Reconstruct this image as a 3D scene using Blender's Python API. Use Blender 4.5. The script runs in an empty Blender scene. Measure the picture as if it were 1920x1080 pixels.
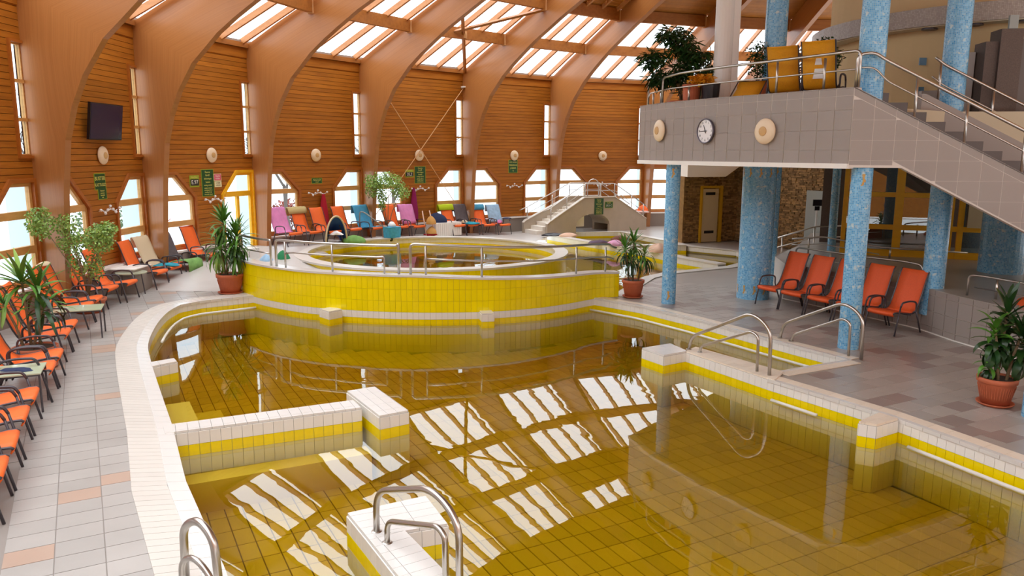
import bpy, math, random
from math import sin, cos, pi, radians, atan2, hypot
from mathutils import Vector, Matrix
from mathutils.geometry import tessellate_polygon

random.seed(7)
SC = bpy.context.scene
COL = SC.collection

# ------------------------------------------------------------------ camera, sky, exposure
cam_d = bpy.data.cameras.new('camera'); cam = bpy.data.objects.new('camera', cam_d); COL.objects.link(cam)
cam_d.sensor_width = 36.0; cam_d.lens = 36.0 * 1450 / 1920; cam_d.clip_start = 0.05; cam_d.clip_end = 500
cam.matrix_world = Matrix.Translation((0, 0, 3.2)) @ Matrix.Rotation(radians(80.1), 4, 'X') @ Matrix.Rotation(radians(0.3), 4, 'Z')
SC.camera = cam
SC.view_settings.view_transform = 'Standard'; SC.view_settings.look = 'None'
SC.view_settings.exposure = -0.42; SC.view_settings.gamma = 1.0; SC.view_settings.use_curve_mapping = False
SKY = 9.0
world = bpy.data.worlds.new('overcast_sky'); SC.world = world; world.use_nodes = True
nt = world.node_tree; nt.nodes.clear()
o_ = nt.nodes.new('ShaderNodeOutputWorld'); bg = nt.nodes.new('ShaderNodeBackground')
tc = nt.nodes.new('ShaderNodeTexCoord'); sx = nt.nodes.new('ShaderNodeSeparateXYZ')
nt.links.new(tc.outputs['Generated'], sx.inputs[0])
mr = nt.nodes.new('ShaderNodeMapRange'); mr.inputs['From Min'].default_value = 0; mr.inputs['From Max'].default_value = 1
mr.inputs['To Min'].default_value = SKY * 0.34; mr.inputs['To Max'].default_value = SKY      # overcast sky: zenith three times the horizon
nt.links.new(sx.outputs['Z'], mr.inputs['Value'])
bg.inputs['Color'].default_value = (0.94, 0.985, 1.03, 1)
nt.links.new(mr.outputs[0], bg.inputs['Strength']); nt.links.new(bg.outputs[0], o_.inputs[0])
SC.cycles.max_bounces = 10; SC.cycles.diffuse_bounces = 5; SC.cycles.glossy_bounces = 4
SC.cycles.transparent_max_bounces = 12; SC.cycles.caustics_reflective = False; SC.cycles.caustics_refractive = False

# ------------------------------------------------------------------ materials
def srgb(h):
    v = [int(h[i:i + 2], 16) / 255 for i in (0, 2, 4)]
    return tuple((c / 12.92 if c <= .04045 else ((c + .055) / 1.055) ** 2.4) for c in v) + (1,)

def nd(t, kind, **kw):
    n = t.nodes.new(kind)
    for k, v in kw.items():
        if k in n.inputs: n.inputs[k].default_value = v
        else: setattr(n, k, v)
    return n

def mat(name, col, rough=.5, metal=0., spec=.5, var=0., island=0., nscale=None, namt=.15, bump=0., col2=None, coat=0.):
    m = bpy.data.materials.new(name); m.use_nodes = True
    t = m.node_tree; b = t.nodes['Principled BSDF']; L = t.links.new
    b.inputs['Roughness'].default_value = rough; b.inputs['Metallic'].default_value = metal
    b.inputs['Specular IOR Level'].default_value = spec; b.inputs['Coat Weight'].default_value = coat
    c = srgb(col) if isinstance(col, str) else col
    rgb = nd(t, 'ShaderNodeRGB'); rgb.outputs[0].default_value = c; cur = rgb.outputs[0]
    if var or island:
        oi = nd(t, 'ShaderNodeObjectInfo'); ge = nd(t, 'ShaderNodeNewGeometry')
        ad = nd(t, 'ShaderNodeMath', operation='ADD'); L(oi.outputs['Random'], ad.inputs[0]); L(ge.outputs['Random Per Island'], ad.inputs[1])
        fr = nd(t, 'ShaderNodeMath', operation='FRACT'); L(ad.outputs[0], fr.inputs[0])
        mp = nd(t, 'ShaderNodeMapRange'); L(fr.outputs[0], mp.inputs['Value'])
        mp.inputs['To Min'].default_value = 1 - var; mp.inputs['To Max'].default_value = 1 + var
        hs = nd(t, 'ShaderNodeHueSaturation'); L(cur, hs.inputs['Color']); L(mp.outputs[0], hs.inputs['Value']); cur = hs.outputs[0]
        if col2:
            m2 = nd(t, 'ShaderNodeMath', operation='MULTIPLY'); L(fr.outputs[0], m2.inputs[0]); m2.inputs[1].default_value = 7.31
            f2 = nd(t, 'ShaderNodeMath', operation='FRACT'); L(m2.outputs[0], f2.inputs[0])
            g2 = nd(t, 'ShaderNodeMath', operation='GREATER_THAN'); L(f2.outputs[0], g2.inputs[0]); g2.inputs[1].default_value = 1 - island
            mx = nd(t, 'ShaderNodeMixRGB'); L(g2.outputs[0], mx.inputs[0]); L(cur, mx.inputs[1]); mx.inputs[2].default_value = srgb(col2); cur = mx.outputs[0]
    if nscale:
        tco = nd(t, 'ShaderNodeTexCoord'); mpp = nd(t, 'ShaderNodeMapping'); L(tco.outputs['Object'], mpp.inputs[0])
        mpp.inputs['Scale'].default_value = nscale if isinstance(nscale, tuple) else (nscale,) * 3
        no = nd(t, 'ShaderNodeTexNoise'); no.inputs['Scale'].default_value = 1.0; no.inputs['Detail'].default_value = 5; L(mpp.outputs[0], no.inputs['Vector'])
        mp2 = nd(t, 'ShaderNodeMapRange'); L(no.outputs['Fac'], mp2.inputs['Value']); mp2.inputs['From Min'].default_value = .25; mp2.inputs['From Max'].default_value = .75
        mp2.inputs['To Min'].default_value = 1 - namt; mp2.inputs['To Max'].default_value = 1 + namt
        h2 = nd(t, 'ShaderNodeHueSaturation'); L(cur, h2.inputs['Color']); L(mp2.outputs[0], h2.inputs['Value']); cur = h2.outputs[0]
        if bump:
            bp = nd(t, 'ShaderNodeBump'); bp.inputs['Strength'].default_value = bump; bp.inputs['Distance'].default_value = .01
            L(no.outputs['Fac'], bp.inputs['Height']); L(bp.outputs[0], b.inputs['Normal'])
    L(cur, b.inputs['Base Color'])
    return m

def wood(name, col, rough, scale, uv=False, dark='5a2a08', amt=.5, var=.0, spec=.5):
    m = mat(name, col, rough, spec=spec, var=var); t = m.node_tree; b = t.nodes['Principled BSDF']; L = t.links.new
    src = b.inputs['Base Color'].links[0].from_socket
    tco = nd(t, 'ShaderNodeTexCoord'); mpp = nd(t, 'ShaderNodeMapping'); L(tco.outputs['UV' if uv else 'Object'], mpp.inputs[0]); mpp.inputs['Scale'].default_value = scale
    no = nd(t, 'ShaderNodeTexNoise'); no.inputs['Scale'].default_value = 1; no.inputs['Detail'].default_value = 6; no.inputs['Roughness'].default_value = .6; L(mpp.outputs[0], no.inputs['Vector'])
    mp = nd(t, 'ShaderNodeMapRange'); L(no.outputs['Fac'], mp.inputs['Value']); mp.inputs['From Min'].default_value = .42; mp.inputs['From Max'].default_value = .72; mp.inputs['To Max'].default_value = amt
    mx = nd(t, 'ShaderNodeMixRGB'); L(mp.outputs[0], mx.inputs[0]); L(src, mx.inputs[1]); mx.inputs[2].default_value = srgb(dark)
    L(mx.outputs[0], b.inputs['Base Color'])
    return m

def glass(name, tint, refl=.06, rough=0.0):
    m = bpy.data.materials.new(name); m.use_nodes = True; t = m.node_tree; t.nodes.clear(); L = t.links.new
    o = nd(t, 'ShaderNodeOutputMaterial'); mx = nd(t, 'ShaderNodeMixShader'); tr = nd(t, 'ShaderNodeBsdfTransparent'); gl = nd(t, 'ShaderNodeBsdfGlossy')
    tr.inputs[0].default_value = tint; gl.inputs['Roughness'].default_value = rough
    fr = nd(t, 'ShaderNodeLayerWeight'); fr.inputs['Blend'].default_value = refl
    L(fr.outputs['Fresnel'], mx.inputs[0]); L(tr.outputs[0], mx.inputs[1]); L(gl.outputs[0], mx.inputs[2]); L(mx.outputs[0], o.inputs[0])
    return m

def water_mat(name, absorb, ripple=.06, scale=1.2):
    m = bpy.data.materials.new(name); m.use_nodes = True; t = m.node_tree; t.nodes.clear(); L = t.links.new
    o = nd(t, 'ShaderNodeOutputMaterial'); mx = nd(t, 'ShaderNodeMixShader'); tr = nd(t, 'ShaderNodeBsdfTransparent'); gl = nd(t, 'ShaderNodeBsdfGlossy')
    gl.inputs['Roughness'].default_value = .0
    fr = nd(t, 'ShaderNodeFresnel'); fr.inputs['IOR'].default_value = 1.75
    tco = nd(t, 'ShaderNodeTexCoord'); no = nd(t, 'ShaderNodeTexNoise'); L(tco.outputs['Object'], no.inputs['Vector'])
    no.inputs['Scale'].default_value = scale; no.inputs['Detail'].default_value = 2.5; no.inputs['Distortion'].default_value = .6
    bp = nd(t, 'ShaderNodeBump'); bp.inputs['Strength'].default_value = ripple; bp.inputs['Distance'].default_value = .12; L(no.outputs['Fac'], bp.inputs['Height'])
    L(bp.outputs[0], gl.inputs['Normal'])
    ge = nd(t, 'ShaderNodeNewGeometry')
    L(fr.outputs[0], mx.inputs[0]); L(tr.outputs[0], mx.inputs[1]); L(gl.outputs[0], mx.inputs[2])
    m2 = nd(t, 'ShaderNodeMixShader'); tr2 = nd(t, 'ShaderNodeBsdfTransparent'); L(ge.outputs['Backfacing'], m2.inputs[0]); L(mx.outputs[0], m2.inputs[1]); L(tr2.outputs[0], m2.inputs[2])
    L(m2.outputs[0], o.inputs['Surface'])
    va = nd(t, 'ShaderNodeVolumeAbsorption'); va.inputs['Color'].default_value = absorb; va.inputs['Density'].default_value = 2.5
    L(va.outputs[0], o.inputs['Volume'])
    return m

def brick_uv(name, c1, c2, mortar, w, h, rough=.3, off=0.0, msize=.06, flecks=None, uv=True, bias=0.):
    m = bpy.data.materials.new(name); m.use_nodes = True; t = m.node_tree; b = t.nodes['Principled BSDF']; L = t.links.new
    tco = nd(t, 'ShaderNodeTexCoord'); br = nd(t, 'ShaderNodeTexBrick'); L(tco.outputs['UV' if uv else 'Object'], br.inputs['Vector'])
    br.offset = off; br.offset_frequency = 2; br.squash = 1
    br.inputs['Scale'].default_value = 1; br.inputs['Brick Width'].default_value = w; br.inputs['Row Height'].default_value = h
    br.inputs['Mortar Size'].default_value = msize * h; br.inputs['Color1'].default_value = srgb(c1); br.inputs['Color2'].default_value = srgb(c2); br.inputs['Mortar'].default_value = srgb(mortar)
    br.inputs['Bias'].default_value = bias
    cur = br.outputs['Color']
    if flecks:
        no = nd(t, 'ShaderNodeTexNoise'); L(tco.outputs['UV'], no.inputs['Vector']); no.inputs['Scale'].default_value = flecks[1]; no.inputs['Detail'].default_value = 3
        mp = nd(t, 'ShaderNodeMapRange'); L(no.outputs['Fac'], mp.inputs['Value']); mp.inputs['From Min'].default_value = .60; mp.inputs['From Max'].default_value = .68; mp.inputs['To Max'].default_value = .6
        mx = nd(t, 'ShaderNodeMixRGB'); L(mp.outputs[0], mx.inputs[0]); L(cur, mx.inputs[1]); mx.inputs[2].default_value = srgb(flecks[0]); cur = mx.outputs[0]
    L(cur, b.inputs['Base Color']); b.inputs['Roughness'].default_value = rough
    return m

M = dict(
    plank=wood('stained_plank', 'aa671d', .5, (1.2, 14, 16), dark='7a400e', amt=.55, var=.13, spec=.3),
    beam=wood('laminated_timber', 'ab723f', .3, (.22, 26, 1), uv=True, dark='8c5426', amt=.42),
    rafter=wood('lit_rafter_timber', 'c08450', .45, (2, 12, 12), dark='9a6034', amt=.45),  # same wood made paler, daylight on the rafters put into the colour
    purlin=wood('purlin_timber', 'a5682f', .45, (1, 12, 12), dark='7a4317', amt=.5),
    ceil=wood('ceiling_board', 'a8691f', .5, (3, 3, 3), dark='7a4510', amt=.5, var=.12),
    gap=mat('shadow_gap', '5a2f0e', .8),
    frame=wood('window_timber', 'd3a05e', .45, (3, 3, 12), dark='b07a3c', amt=.5),
    reveal=wood('reveal_timber', 'a8601f', .45, (3, 3, 12), dark='8a4a14', amt=.5),
    mustard=wood('mustard_paint', 'f4b81c', .4, (3, 3, 8), dark='d99a0c', amt=.4),
    pane=glass('window_glass', (.86, .9, .92, 1), .04), sky_pane=glass('skylight_glass', (.97, .97, .97, 1), .03),
    dark_pane=glass('partition_glass', (.7, .74, .74, 1), .55),
    white=mat('white_tile', 'e9e6e0', .18, var=.025), yellow=mat('yellow_tile', 'ecd400', .18, var=.05),
    yellow2=mat('yellow_wall_tile', 'f6e200', .16, var=.04), grout=mat('grout', '8f8a80', .8), grout_y=mat('grout_yellow', 'c9b04a', .8),
    under=mat('submerged_tile', 'c9c2a8', .4, var=.05), poolfloor=mat('pool_floor_tile', 'd9c98c', .4, var=.10), groutd=mat('grout_dark', '6b5f3a', .9),
    coping=mat('coping_tile', 'cfc9c0', .35, var=.035), coping2=mat('coping_beige', 'e3d5c2', .4, var=.05),
    lip=mat('white_lip', 'd9d6d1', .2),
    deck=mat('deck_tile', 'a9a5a0', .3, var=.06, island=.09, col2='b39a89', nscale=2.2, namt=.07),
    deck2=mat('deck_tile_grey', 'a79e96', .28, var=.10, island=.18, col2='93837c', nscale=1.3, namt=.10),
    deckbase=mat('deck_joint', '8f8780', .7), deckplain=mat('deck_far', 'bbb5af', .35, nscale=2.0, namt=.05), deckplain2=mat('deck_far_grey', 'a29991', .3, nscale=1.2, namt=.08),
    gtile=mat('grey_tile', '9d938c', .35, var=.035), ggrout=mat('tile_grout', 'd8cfc6', .8), gdark=mat('stair_tile', '645b57', .4, var=.06),
    cream=mat('cream_plaster', 'd9c091', .8), slab=mat('slab_edge', 'efebe4', .6), soffit=mat('soffit_plaster', 'c8bba0', .8),
    bridge=mat('bridge_render', 'b3a592', .75, nscale=3., namt=.06), bridgetop=mat('bridge_cap', 'e9e3d8', .5),
    ledge=mat('ledge_grey', '8d8279', .6), sill=mat('sill_white', 'e8e4de', .4),
    steel=mat('brushed_steel', 'c4bfb8', .30, metal=1.), white_pipe=mat('white_pipe', 'e9e6e2', .4), darkmetal=mat('dark_metal', '4c474c', .4, metal=.3),
    orange=mat('orange_mesh', 'f06a22', .6, nscale=60., namt=.08), orange2=mat('orange_red_mesh', 'e0561c', .6, nscale=60., namt=.08),
    amber=mat('amber_mesh', 'e09a10', .6, nscale=40., namt=.08),
    terra=mat('terracotta', 'b9623f', .7, nscale=6., namt=.08), soil=mat('soil', '3a2a1c', .95),
    leaf=mat('leaf_green', '4f7f2a', .4, var=.35), leaf2=mat('leaf_dark', '23451a', .35, var=.35), leaf3=mat('leaf_light', '86a84e', .45, var=.35), leaf4=mat('leaf_olive', '8a9a3e', .5, var=.3),
    bark=mat('bark', '8a7356', .9, nscale=20., namt=.25), cream_sp=mat('speaker_cream', 'ead3b3', .5), tan=mat('speaker_tan', 'cda36a', .6),
    black=mat('black_plastic', '1c1a20', .35), screen=mat('dark_screen', '2e2b44', .08), clockw=mat('clock_white', 'f1eff0', .4), clockrim=mat('clock_rim', '6a6570', .3, metal=.6),
    green=mat('sign_green', '124a1a', .5), ygreen=mat('sign_lime', '9aa828', .5), txt=mat('sign_text', 'd8d26a', .5), txtw=mat('sign_text_white', 'e9e9d8', .5), pink=mat('sign_pink', 'd95a78', .5), paper=mat('sign_paper', 'e6dfb0', .6), ink=mat('ink', '2a2a30', .6),
    bluepanel=mat('blue_panel', 'c3d3dc', .7), snow=mat('snow', 'cfd0d2', .8), tree=mat('winter_bark', '5b5048', .9), shrub=mat('shrub_green', '5d6b4a', .9, var=.3), redshrub=mat('shrub_red', '8a4a3c', .9, var=.3),
    t_red=mat('towel_red', 'b0102c', .9), t_mag=mat('robe_magenta', '8c1256', .9), t_blue=mat('towel_blue', '4a9cc4', .9, nscale=8., namt=.12), t_pink=mat('towel_pink', 'd98ac0', .9, nscale=5., namt=.15),
    t_beige=mat('towel_beige', 'd9c6a4', .9), t_grey=mat('towel_grey', '5d5457', .9, nscale=10., namt=.15), t_lime=mat('towel_lime', 'b4cc18', .9), t_khaki=mat('towel_khaki', 'c3b27c', .9), t_green=mat('towel_green', '6f9a50', .9, nscale=6., namt=.3), t_teal=mat('towel_teal', '1f8a9c', .9, nscale=9., namt=.3), t_navy=mat('cloth_navy', '1c2a4e', .8), t_lblue=mat('towel_stripe', '9cc0dc', .9, nscale=9., namt=.2), t_bag=mat('bag_blue', '3fa3c8', .6, nscale=12., namt=.2), tent=mat('tent_blue', '1d4f9c', .7), grn=mat('cloth_emerald', '1f7a4a', .8), skin=mat('peach_cloth', 'dcb8a0', .9), tanbag=mat('tan_bag', 'c9964f', .8), brown=mat('brown_leather', '6b3a22', .7), pinkfl=mat('pink_cloth', 'd8a0c0', .9), mauve=mat('mauve_bag', '5a4658', .8),
    mosaic=brick_uv('blue_mosaic', '3f94cc', '86c6e8', 'a9c6d2', .028, .028, .25, flecks=('dbe3d6', 9.)),
    gold=mat('gold_mosaic', 'c99a4a', .4), band=brick_uv('grey_mosaic', '9c9086', 'b3a89d', '8a8078', .03, .03, .4),
    speck=mat('speckled_stone', '5c4d45', .6, nscale=60., namt=.25), stone=mat('split_stone', '94744a', .85, var=.45, nscale=9., namt=.2), mortar=mat('stone_joint', '5a4630', .95),
    doorp=mat('door_beige', 'd0c09c', .5), doory=mat('door_frame_yellow', 'c79a18', .5), panelgrey=mat('panel_grey', '9aa09c', .6), tabletop=mat('table_green_glass', 'b9c0a4', .08), wtable=mat('white_table', 'e8e6e6', .15), wht=mat('white_plastic', 'efefef', .4), cord=mat('cord', 'd9ab78', .7),
    yp=mat('yellow_paint', 'c9a412', .6), bluecast=mat('blue_cast_tile', '6f9cc0', .3),
)
M['water'] = water_mat('thermal_water', (.872, .806, .10, 1), .016, .9)
M['water2'] = water_mat('thermal_water_upper', (.86, .83, .2, 1), .03, 1.6)

# ------------------------------------------------------------------ mesh builder
class MB:
    def __init__(s): s.v = []; s.f = []; s.uv = {}
    def add(s, vs, fs):
        k = len(s.v); s.v += [tuple(p) for p in vs]; s.f += [tuple(i + k for i in q) for q in fs]; return s
    def box(s, x0, x1, y0, y1, z0, z1):
        return s.add([(x0, y0, z0), (x1, y0, z0), (x1, y1, z0), (x0, y1, z0), (x0, y0, z1), (x1, y0, z1), (x1, y1, z1), (x0, y1, z1)],
                     [(0, 3, 2, 1), (4, 5, 6, 7), (0, 1, 5, 4), (1, 2, 6, 5), (2, 3, 7, 6), (3, 0, 4, 7)])
    def prism(s, pts, z0, z1):                       # plan polygon between two heights (z may be a function of x,y)
        n = len(pts); A = sum(pts[i][0] * pts[(i + 1) % n][1] - pts[(i + 1) % n][0] * pts[i][1] for i in range(n))
        if A < 0: pts = pts[::-1]
        f0 = z0 if callable(z0) else (lambda x, y: z0); f1 = z1 if callable(z1) else (lambda x, y: z1)
        tris = tessellate_polygon([[Vector((p[0], p[1], 0)) for p in pts]])
        vs = [(p[0], p[1], f0(*p[:2])) for p in pts] + [(p[0], p[1], f1(*p[:2])) for p in pts]; fs = []
        for a, b, c in tris:
            ar = (pts[b][0] - pts[a][0]) * (pts[c][1] - pts[a][1]) - (pts[c][0] - pts[a][0]) * (pts[b][1] - pts[a][1])
            if ar < 0: a, b, c = a, c, b
            fs += [(a + n, b + n, c + n), (c, b, a)]
        fs += [(i, (i + 1) % n, (i + 1) % n + n, i + n) for i in range(n)]
        return s.add(vs, fs)
    def slab(s, prof, fn, a, b):                     # profile polygon (p,q) swept between fn(p,q,a) and fn(p,q,b)
        n = len(prof); tris = tessellate_polygon([[Vector((p[0], p[1], 0)) for p in prof]])
        vs = [fn(p[0], p[1], a) for p in prof] + [fn(p[0], p[1], b) for p in prof]
        fs = [t for t in tris] + [(t[2] + n, t[1] + n, t[0] + n) for t in tris] + [(i, (i + 1) % n, (i + 1) % n + n, i + n) for i in range(n)]
        return s.add(vs, fs)
    def tube(s, pts, r, k=8, cap=True, rend=None):
        pts = [Vector(p) for p in pts]; n = len(pts); rings = []
        up = Vector((0, 0, 1)); t0 = (pts[1] - pts[0]).normalized()
        if abs(t0.dot(up)) > .95: up = Vector((1, 0, 0))
        u = t0.cross(up).normalized()
        for i, p in enumerate(pts):
            t = ((pts[min(i + 1, n - 1)] - pts[max(i - 1, 0)])).normalized()
            u = (u - t * u.dot(t)); u = u.normalized() if u.length > 1e-6 else t.orthogonal().normalized()
            w = t.cross(u); rr = r if rend is None else r + (rend - r) * i / (n - 1)
            rings.append([p + u * (rr * cos(2 * pi * j / k)) + w * (rr * sin(2 * pi * j / k)) for j in range(k)])
        vs = [q for ring in rings for q in ring]; fs = []
        for i in range(n - 1):
            for j in range(k): fs.append((i * k + j, i * k + (j + 1) % k, (i + 1) * k + (j + 1) % k, (i + 1) * k + j))
        if cap: fs += [tuple(range(k))[::-1], tuple((n - 1) * k + j for j in range(k))]
        return s.add(vs, fs)
    def lathe(s, prof, c=(0, 0, 0), k=24, M4=None, sy=1., cap=True):
        vs = []; fs = []; n = len(prof)
        for r, z in prof:
            for j in range(k):
                v = Vector((r * cos(2 * pi * j / k), sy * r * sin(2 * pi * j / k), z))
                if M4: v = M4 @ v
                vs.append(v + Vector(c))
        for i in range(n - 1):
            for j in range(k): fs.append((i * k + j, i * k + (j + 1) % k, (i + 1) * k + (j + 1) % k, (i + 1) * k + j))
        if cap: fs += [tuple(range(k))[::-1], tuple((n - 1) * k + j for j in range(k))]
        return s.add(vs, fs)
    def grid(s, rows, thick=0.):                     # rows of points -> sheet (optionally two-sided with thickness along z)
        n, k = len(rows), len(rows[0]); b = len(s.v)
        vs = [p for r in rows for p in r]; fs = [(i * k + j, i * k + j + 1, (i + 1) * k + j + 1, (i + 1) * k + j) for i in range(n - 1) for j in range(k - 1)]
        if thick:
            N = []
            for i in range(n):
                for j in range(k):
                    a = Vector(rows[min(i + 1, n - 1)][j]) - Vector(rows[max(i - 1, 0)][j]); c = Vector(rows[i][min(j + 1, k - 1)]) - Vector(rows[i][max(j - 1, 0)])
                    q = c.cross(a); N.append(q.normalized() if q.length > 1e-9 else Vector((0, 0, 1)))
            m = n * k; vs = vs + [tuple(Vector(p) - N[i] * thick) for i, p in enumerate(vs)]
            fs = fs + [tuple(q + m for q in f[::-1]) for f in fs]
            ed = [j for j in range(k)] + [i * k + k - 1 for i in range(1, n)] + [(n - 1) * k + j for j in range(k - 2, -1, -1)] + [i * k for i in range(n - 2, 0, -1)]
            fs += [(ed[(q + 1) % len(ed)], ed[q], ed[q] + m, ed[(q + 1) % len(ed)] + m) for q in range(len(ed))]
        return s.add(vs, fs)
    def mesh(s, name, m=None, smooth=False, Minv=None):
        me = bpy.data.meshes.new(name)
        vs = s.v if Minv is None else [tuple(Minv @ Vector(p)) for p in s.v]
        me.from_pydata(vs, [], s.f)
        if s.uv:
            ul = me.uv_layers.new(name='UVMap')
            for lp in me.loops: ul.data[lp.index].uv = s.uv.get(lp.vertex_index, (0, 0))
        if m: me.materials.append(m if not isinstance(m, str) else M[m])
        if smooth: me.shade_smooth()
        return me

def wm(o):
    m = o.matrix_basis.copy()
    while o.parent: o = o.parent; m = o.matrix_basis @ m
    return m

def obj(name, mb, m, parent=None, smooth=False, world=True, kind=None):
    Minv = wm(parent).inverted() if (parent and world) else None
    me = mb if isinstance(mb, bpy.types.Mesh) else mb.mesh(name, m, smooth, Minv)
    o = bpy.data.objects.new(name, me); COL.objects.link(o)
    if parent: o.parent = parent
    if kind: o['kind'] = kind
    return o

def tag(o, label=None, cat=None, group=None, kind=None):
    if label: o['label'] = label
    if cat: o['category'] = cat
    if group: o['group'] = group
    if kind: o['kind'] = kind
    return o

def thing(name, label=None, cat=None, loc=(0, 0, 0), rz=0., group=None, kind=None):
    o = bpy.data.objects.new(name, None); COL.objects.link(o); o.empty_display_size = .1
    o.location = loc; o.rotation_euler = (0, 0, rz); o.matrix_basis = Matrix.Translation(loc) @ Matrix.Rotation(rz, 4, 'Z')
    return tag(o, label, cat, group, kind)

KIDS = {}
def kids(o): return [c for c in bpy.data.objects if c.parent == o]
def dup(root, loc, rz, label=None, group=None, chain=None):
    chain = chain if chain is not None else [(c, kids(c)) for c in kids(root)]
    r = root.copy(); COL.objects.link(r); r.matrix_basis = Matrix.Translation(loc) @ Matrix.Rotation(rz, 4, 'Z')
    if label: r['label'] = label
    if group: r['group'] = group
    for ch, gr in chain:
        c = ch.copy(); COL.objects.link(c); c.parent = r
        for g in gr:
            d = g.copy(); COL.objects.link(d); d.parent = c
    return r

def fillet(pts, r=.08, n=4):
    pts = [Vector(p) for p in pts]; out = [pts[0]]
    for i in range(1, len(pts) - 1):
        a, b, c = pts[i - 1], pts[i], pts[i + 1]; d1 = (a - b); d2 = (c - b); q = min(r, d1.length * .48, d2.length * .48)
        p, s_ = b + d1.normalized() * q, b + d2.normalized() * q
        for k in range(n + 1):
            t = k / n; out.append(p * (1 - t) ** 2 + b * (2 * t * (1 - t)) + s_ * t * t)
    out.append(pts[-1]); return out

def resample(pl, step):
    out = []; acc = 0; 
    L = [hypot(pl[i + 1][0] - pl[i][0], pl[i + 1][1] - pl[i][1]) for i in range(len(pl) - 1)]; T = sum(L); n = max(1, round(T / step))
    for k in range(n + 1):
        s = T * k / n; i = 0
        while i < len(L) - 1 and s > L[i]: s -= L[i]; i += 1
        t = s / L[i] if L[i] else 0; out.append((pl[i][0] + (pl[i + 1][0] - pl[i][0]) * t, pl[i][1] + (pl[i + 1][1] - pl[i][1]) * t))
    return out

def smoothline(pl, n=6):                              # Catmull-Rom through plan points
    P = [Vector((*p, 0)) for p in pl]; P = [P[0] * 2 - P[1]] + P + [P[-1] * 2 - P[-2]]; out = []
    for i in range(1, len(P) - 2):
        for k in range(n):
            t = k / n; a, b, c, d = P[i - 1:i + 3]
            q = .5 * ((2 * b) + (c - a) * t + (2 * a - 5 * b + 4 * c - d) * t * t + (-a + 3 * b - 3 * c + d) * t ** 3); out.append((q.x, q.y))
    out.append(tuple(pl[-1])); return out

def inside(p, poly):
    c = False; n = len(poly); x, y = p[0], p[1]
    for i in range(n):
        a, b = poly[i], poly[i - 1]
        if (a[1] > y) != (b[1] > y) and x < (b[0] - a[0]) * (y - a[1]) / (b[1] - a[1]) + a[0]: c = not c
    return c

def left(a, b, w):                                   # unit normal to the left of a->b times w
    dx, dy = b[0] - a[0], b[1] - a[1]; l = hypot(dx, dy) or 1; return (-dy / l * w, dx / l * w)

def offset(pl, w):
    out = []; n = len(pl)
    for i in range(n):
        nx, ny = left(pl[max(i - 1, 0)], pl[min(i + 1, n - 1)], w); out.append((pl[i][0] + nx, pl[i][1] + ny))
    return out

def inview(x, y): return y > 4.9 and abs(x) < .70 * y

def pieces(parent, items, name, m, limit=300):
    """items: list of (distance, MB). The nearest ones are objects, the rest one stuff part."""
    items = sorted(items, key=lambda q: q[0]); rest = MB()
    for i, (d, mb) in enumerate(items):
        if i < limit: obj(name, mb, m, parent)
        else: rest.add(mb.v, mb.f)
    if rest.v: obj(name + '_field', rest, m, parent, kind='stuff')

def strip_tiles(pl, w, step, z0, z1, gap=.004, t=.012):
    """flat tiles set on the left side of a plan polyline (vertical face), returns (dist, MB)"""
    out = []; P = resample(pl, step)
    for a, b in zip(P[:-1], P[1:]):
        l = hypot(b[0] - a[0], b[1] - a[1])
        if l < .02: continue
        nx, ny = left(a, b, t); e = gap / l / 2
        a2 = (a[0] + (b[0] - a[0]) * e, a[1] + (b[1] - a[1]) * e); b2 = (b[0] - (b[0] - a[0]) * e, b[1] - (b[1] - a[1]) * e)
        q = [a2, b2, (b2[0] + nx, b2[1] + ny), (a2[0] + nx, a2[1] + ny)]
        za, zb = (z0, z1)
        out.append((hypot(*a), MB().prism(q, za, zb)))
    return out

def band_tiles(inner, outer, step, z0, z1, gap=.005):
    n = max(1, round(sum(hypot(inner[i + 1][0] - inner[i][0], inner[i + 1][1] - inner[i][1]) for i in range(len(inner) - 1)) / step))
    A = resample(inner, 1e-9 + 1) if False else None
    def samp(pl):
        L = [hypot(pl[i + 1][0] - pl[i][0], pl[i + 1][1] - pl[i][1]) for i in range(len(pl) - 1)]; T = sum(L); o = []
        for k in range(n + 1):
            s = T * k / n; i = 0
            while i < len(L) - 1 and s > L[i]: s -= L[i]; i += 1
            t = s / L[i] if L[i] else 0; o.append((pl[i][0] + (pl[i + 1][0] - pl[i][0]) * t, pl[i][1] + (pl[i + 1][1] - pl[i][1]) * t))
        return o
    I, O = samp(inner), samp(outer); out = []
    for k in range(n):
        e = gap / step / 2
        def mixp(p, q, t): return (p[0] + (q[0] - p[0]) * t, p[1] + (q[1] - p[1]) * t)
        q = [mixp(I[k], I[k + 1], e), mixp(I[k], I[k + 1], 1 - e), mixp(O[k], O[k + 1], 1 - e), mixp(O[k], O[k + 1], e)]
        out.append((hypot(*I[k]), MB().prism(q, z0, z1)))
    return out

def text(body, size, m, parent, Mw, name='lettering', align='CENTER', ext=.0015, sx=1.):
    c = bpy.data.curves.new(name, 'FONT'); c.body = body; c.size = size; c.align_x = align; c.align_y = 'CENTER'; c.extrude = ext; c.resolution_u = 2
    tmp = bpy.data.objects.new(name, c); me = bpy.data.meshes.new_from_object(tmp); bpy.data.objects.remove(tmp); bpy.data.curves.remove(c); me.materials.clear(); me.materials.append(M[m])
    o = bpy.data.objects.new(name, me); COL.objects.link(o); o.parent = parent; o.matrix_basis = wm(parent).inverted() @ Mw @ Matrix.Diagonal((sx, 1, 1, 1)); return o

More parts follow.
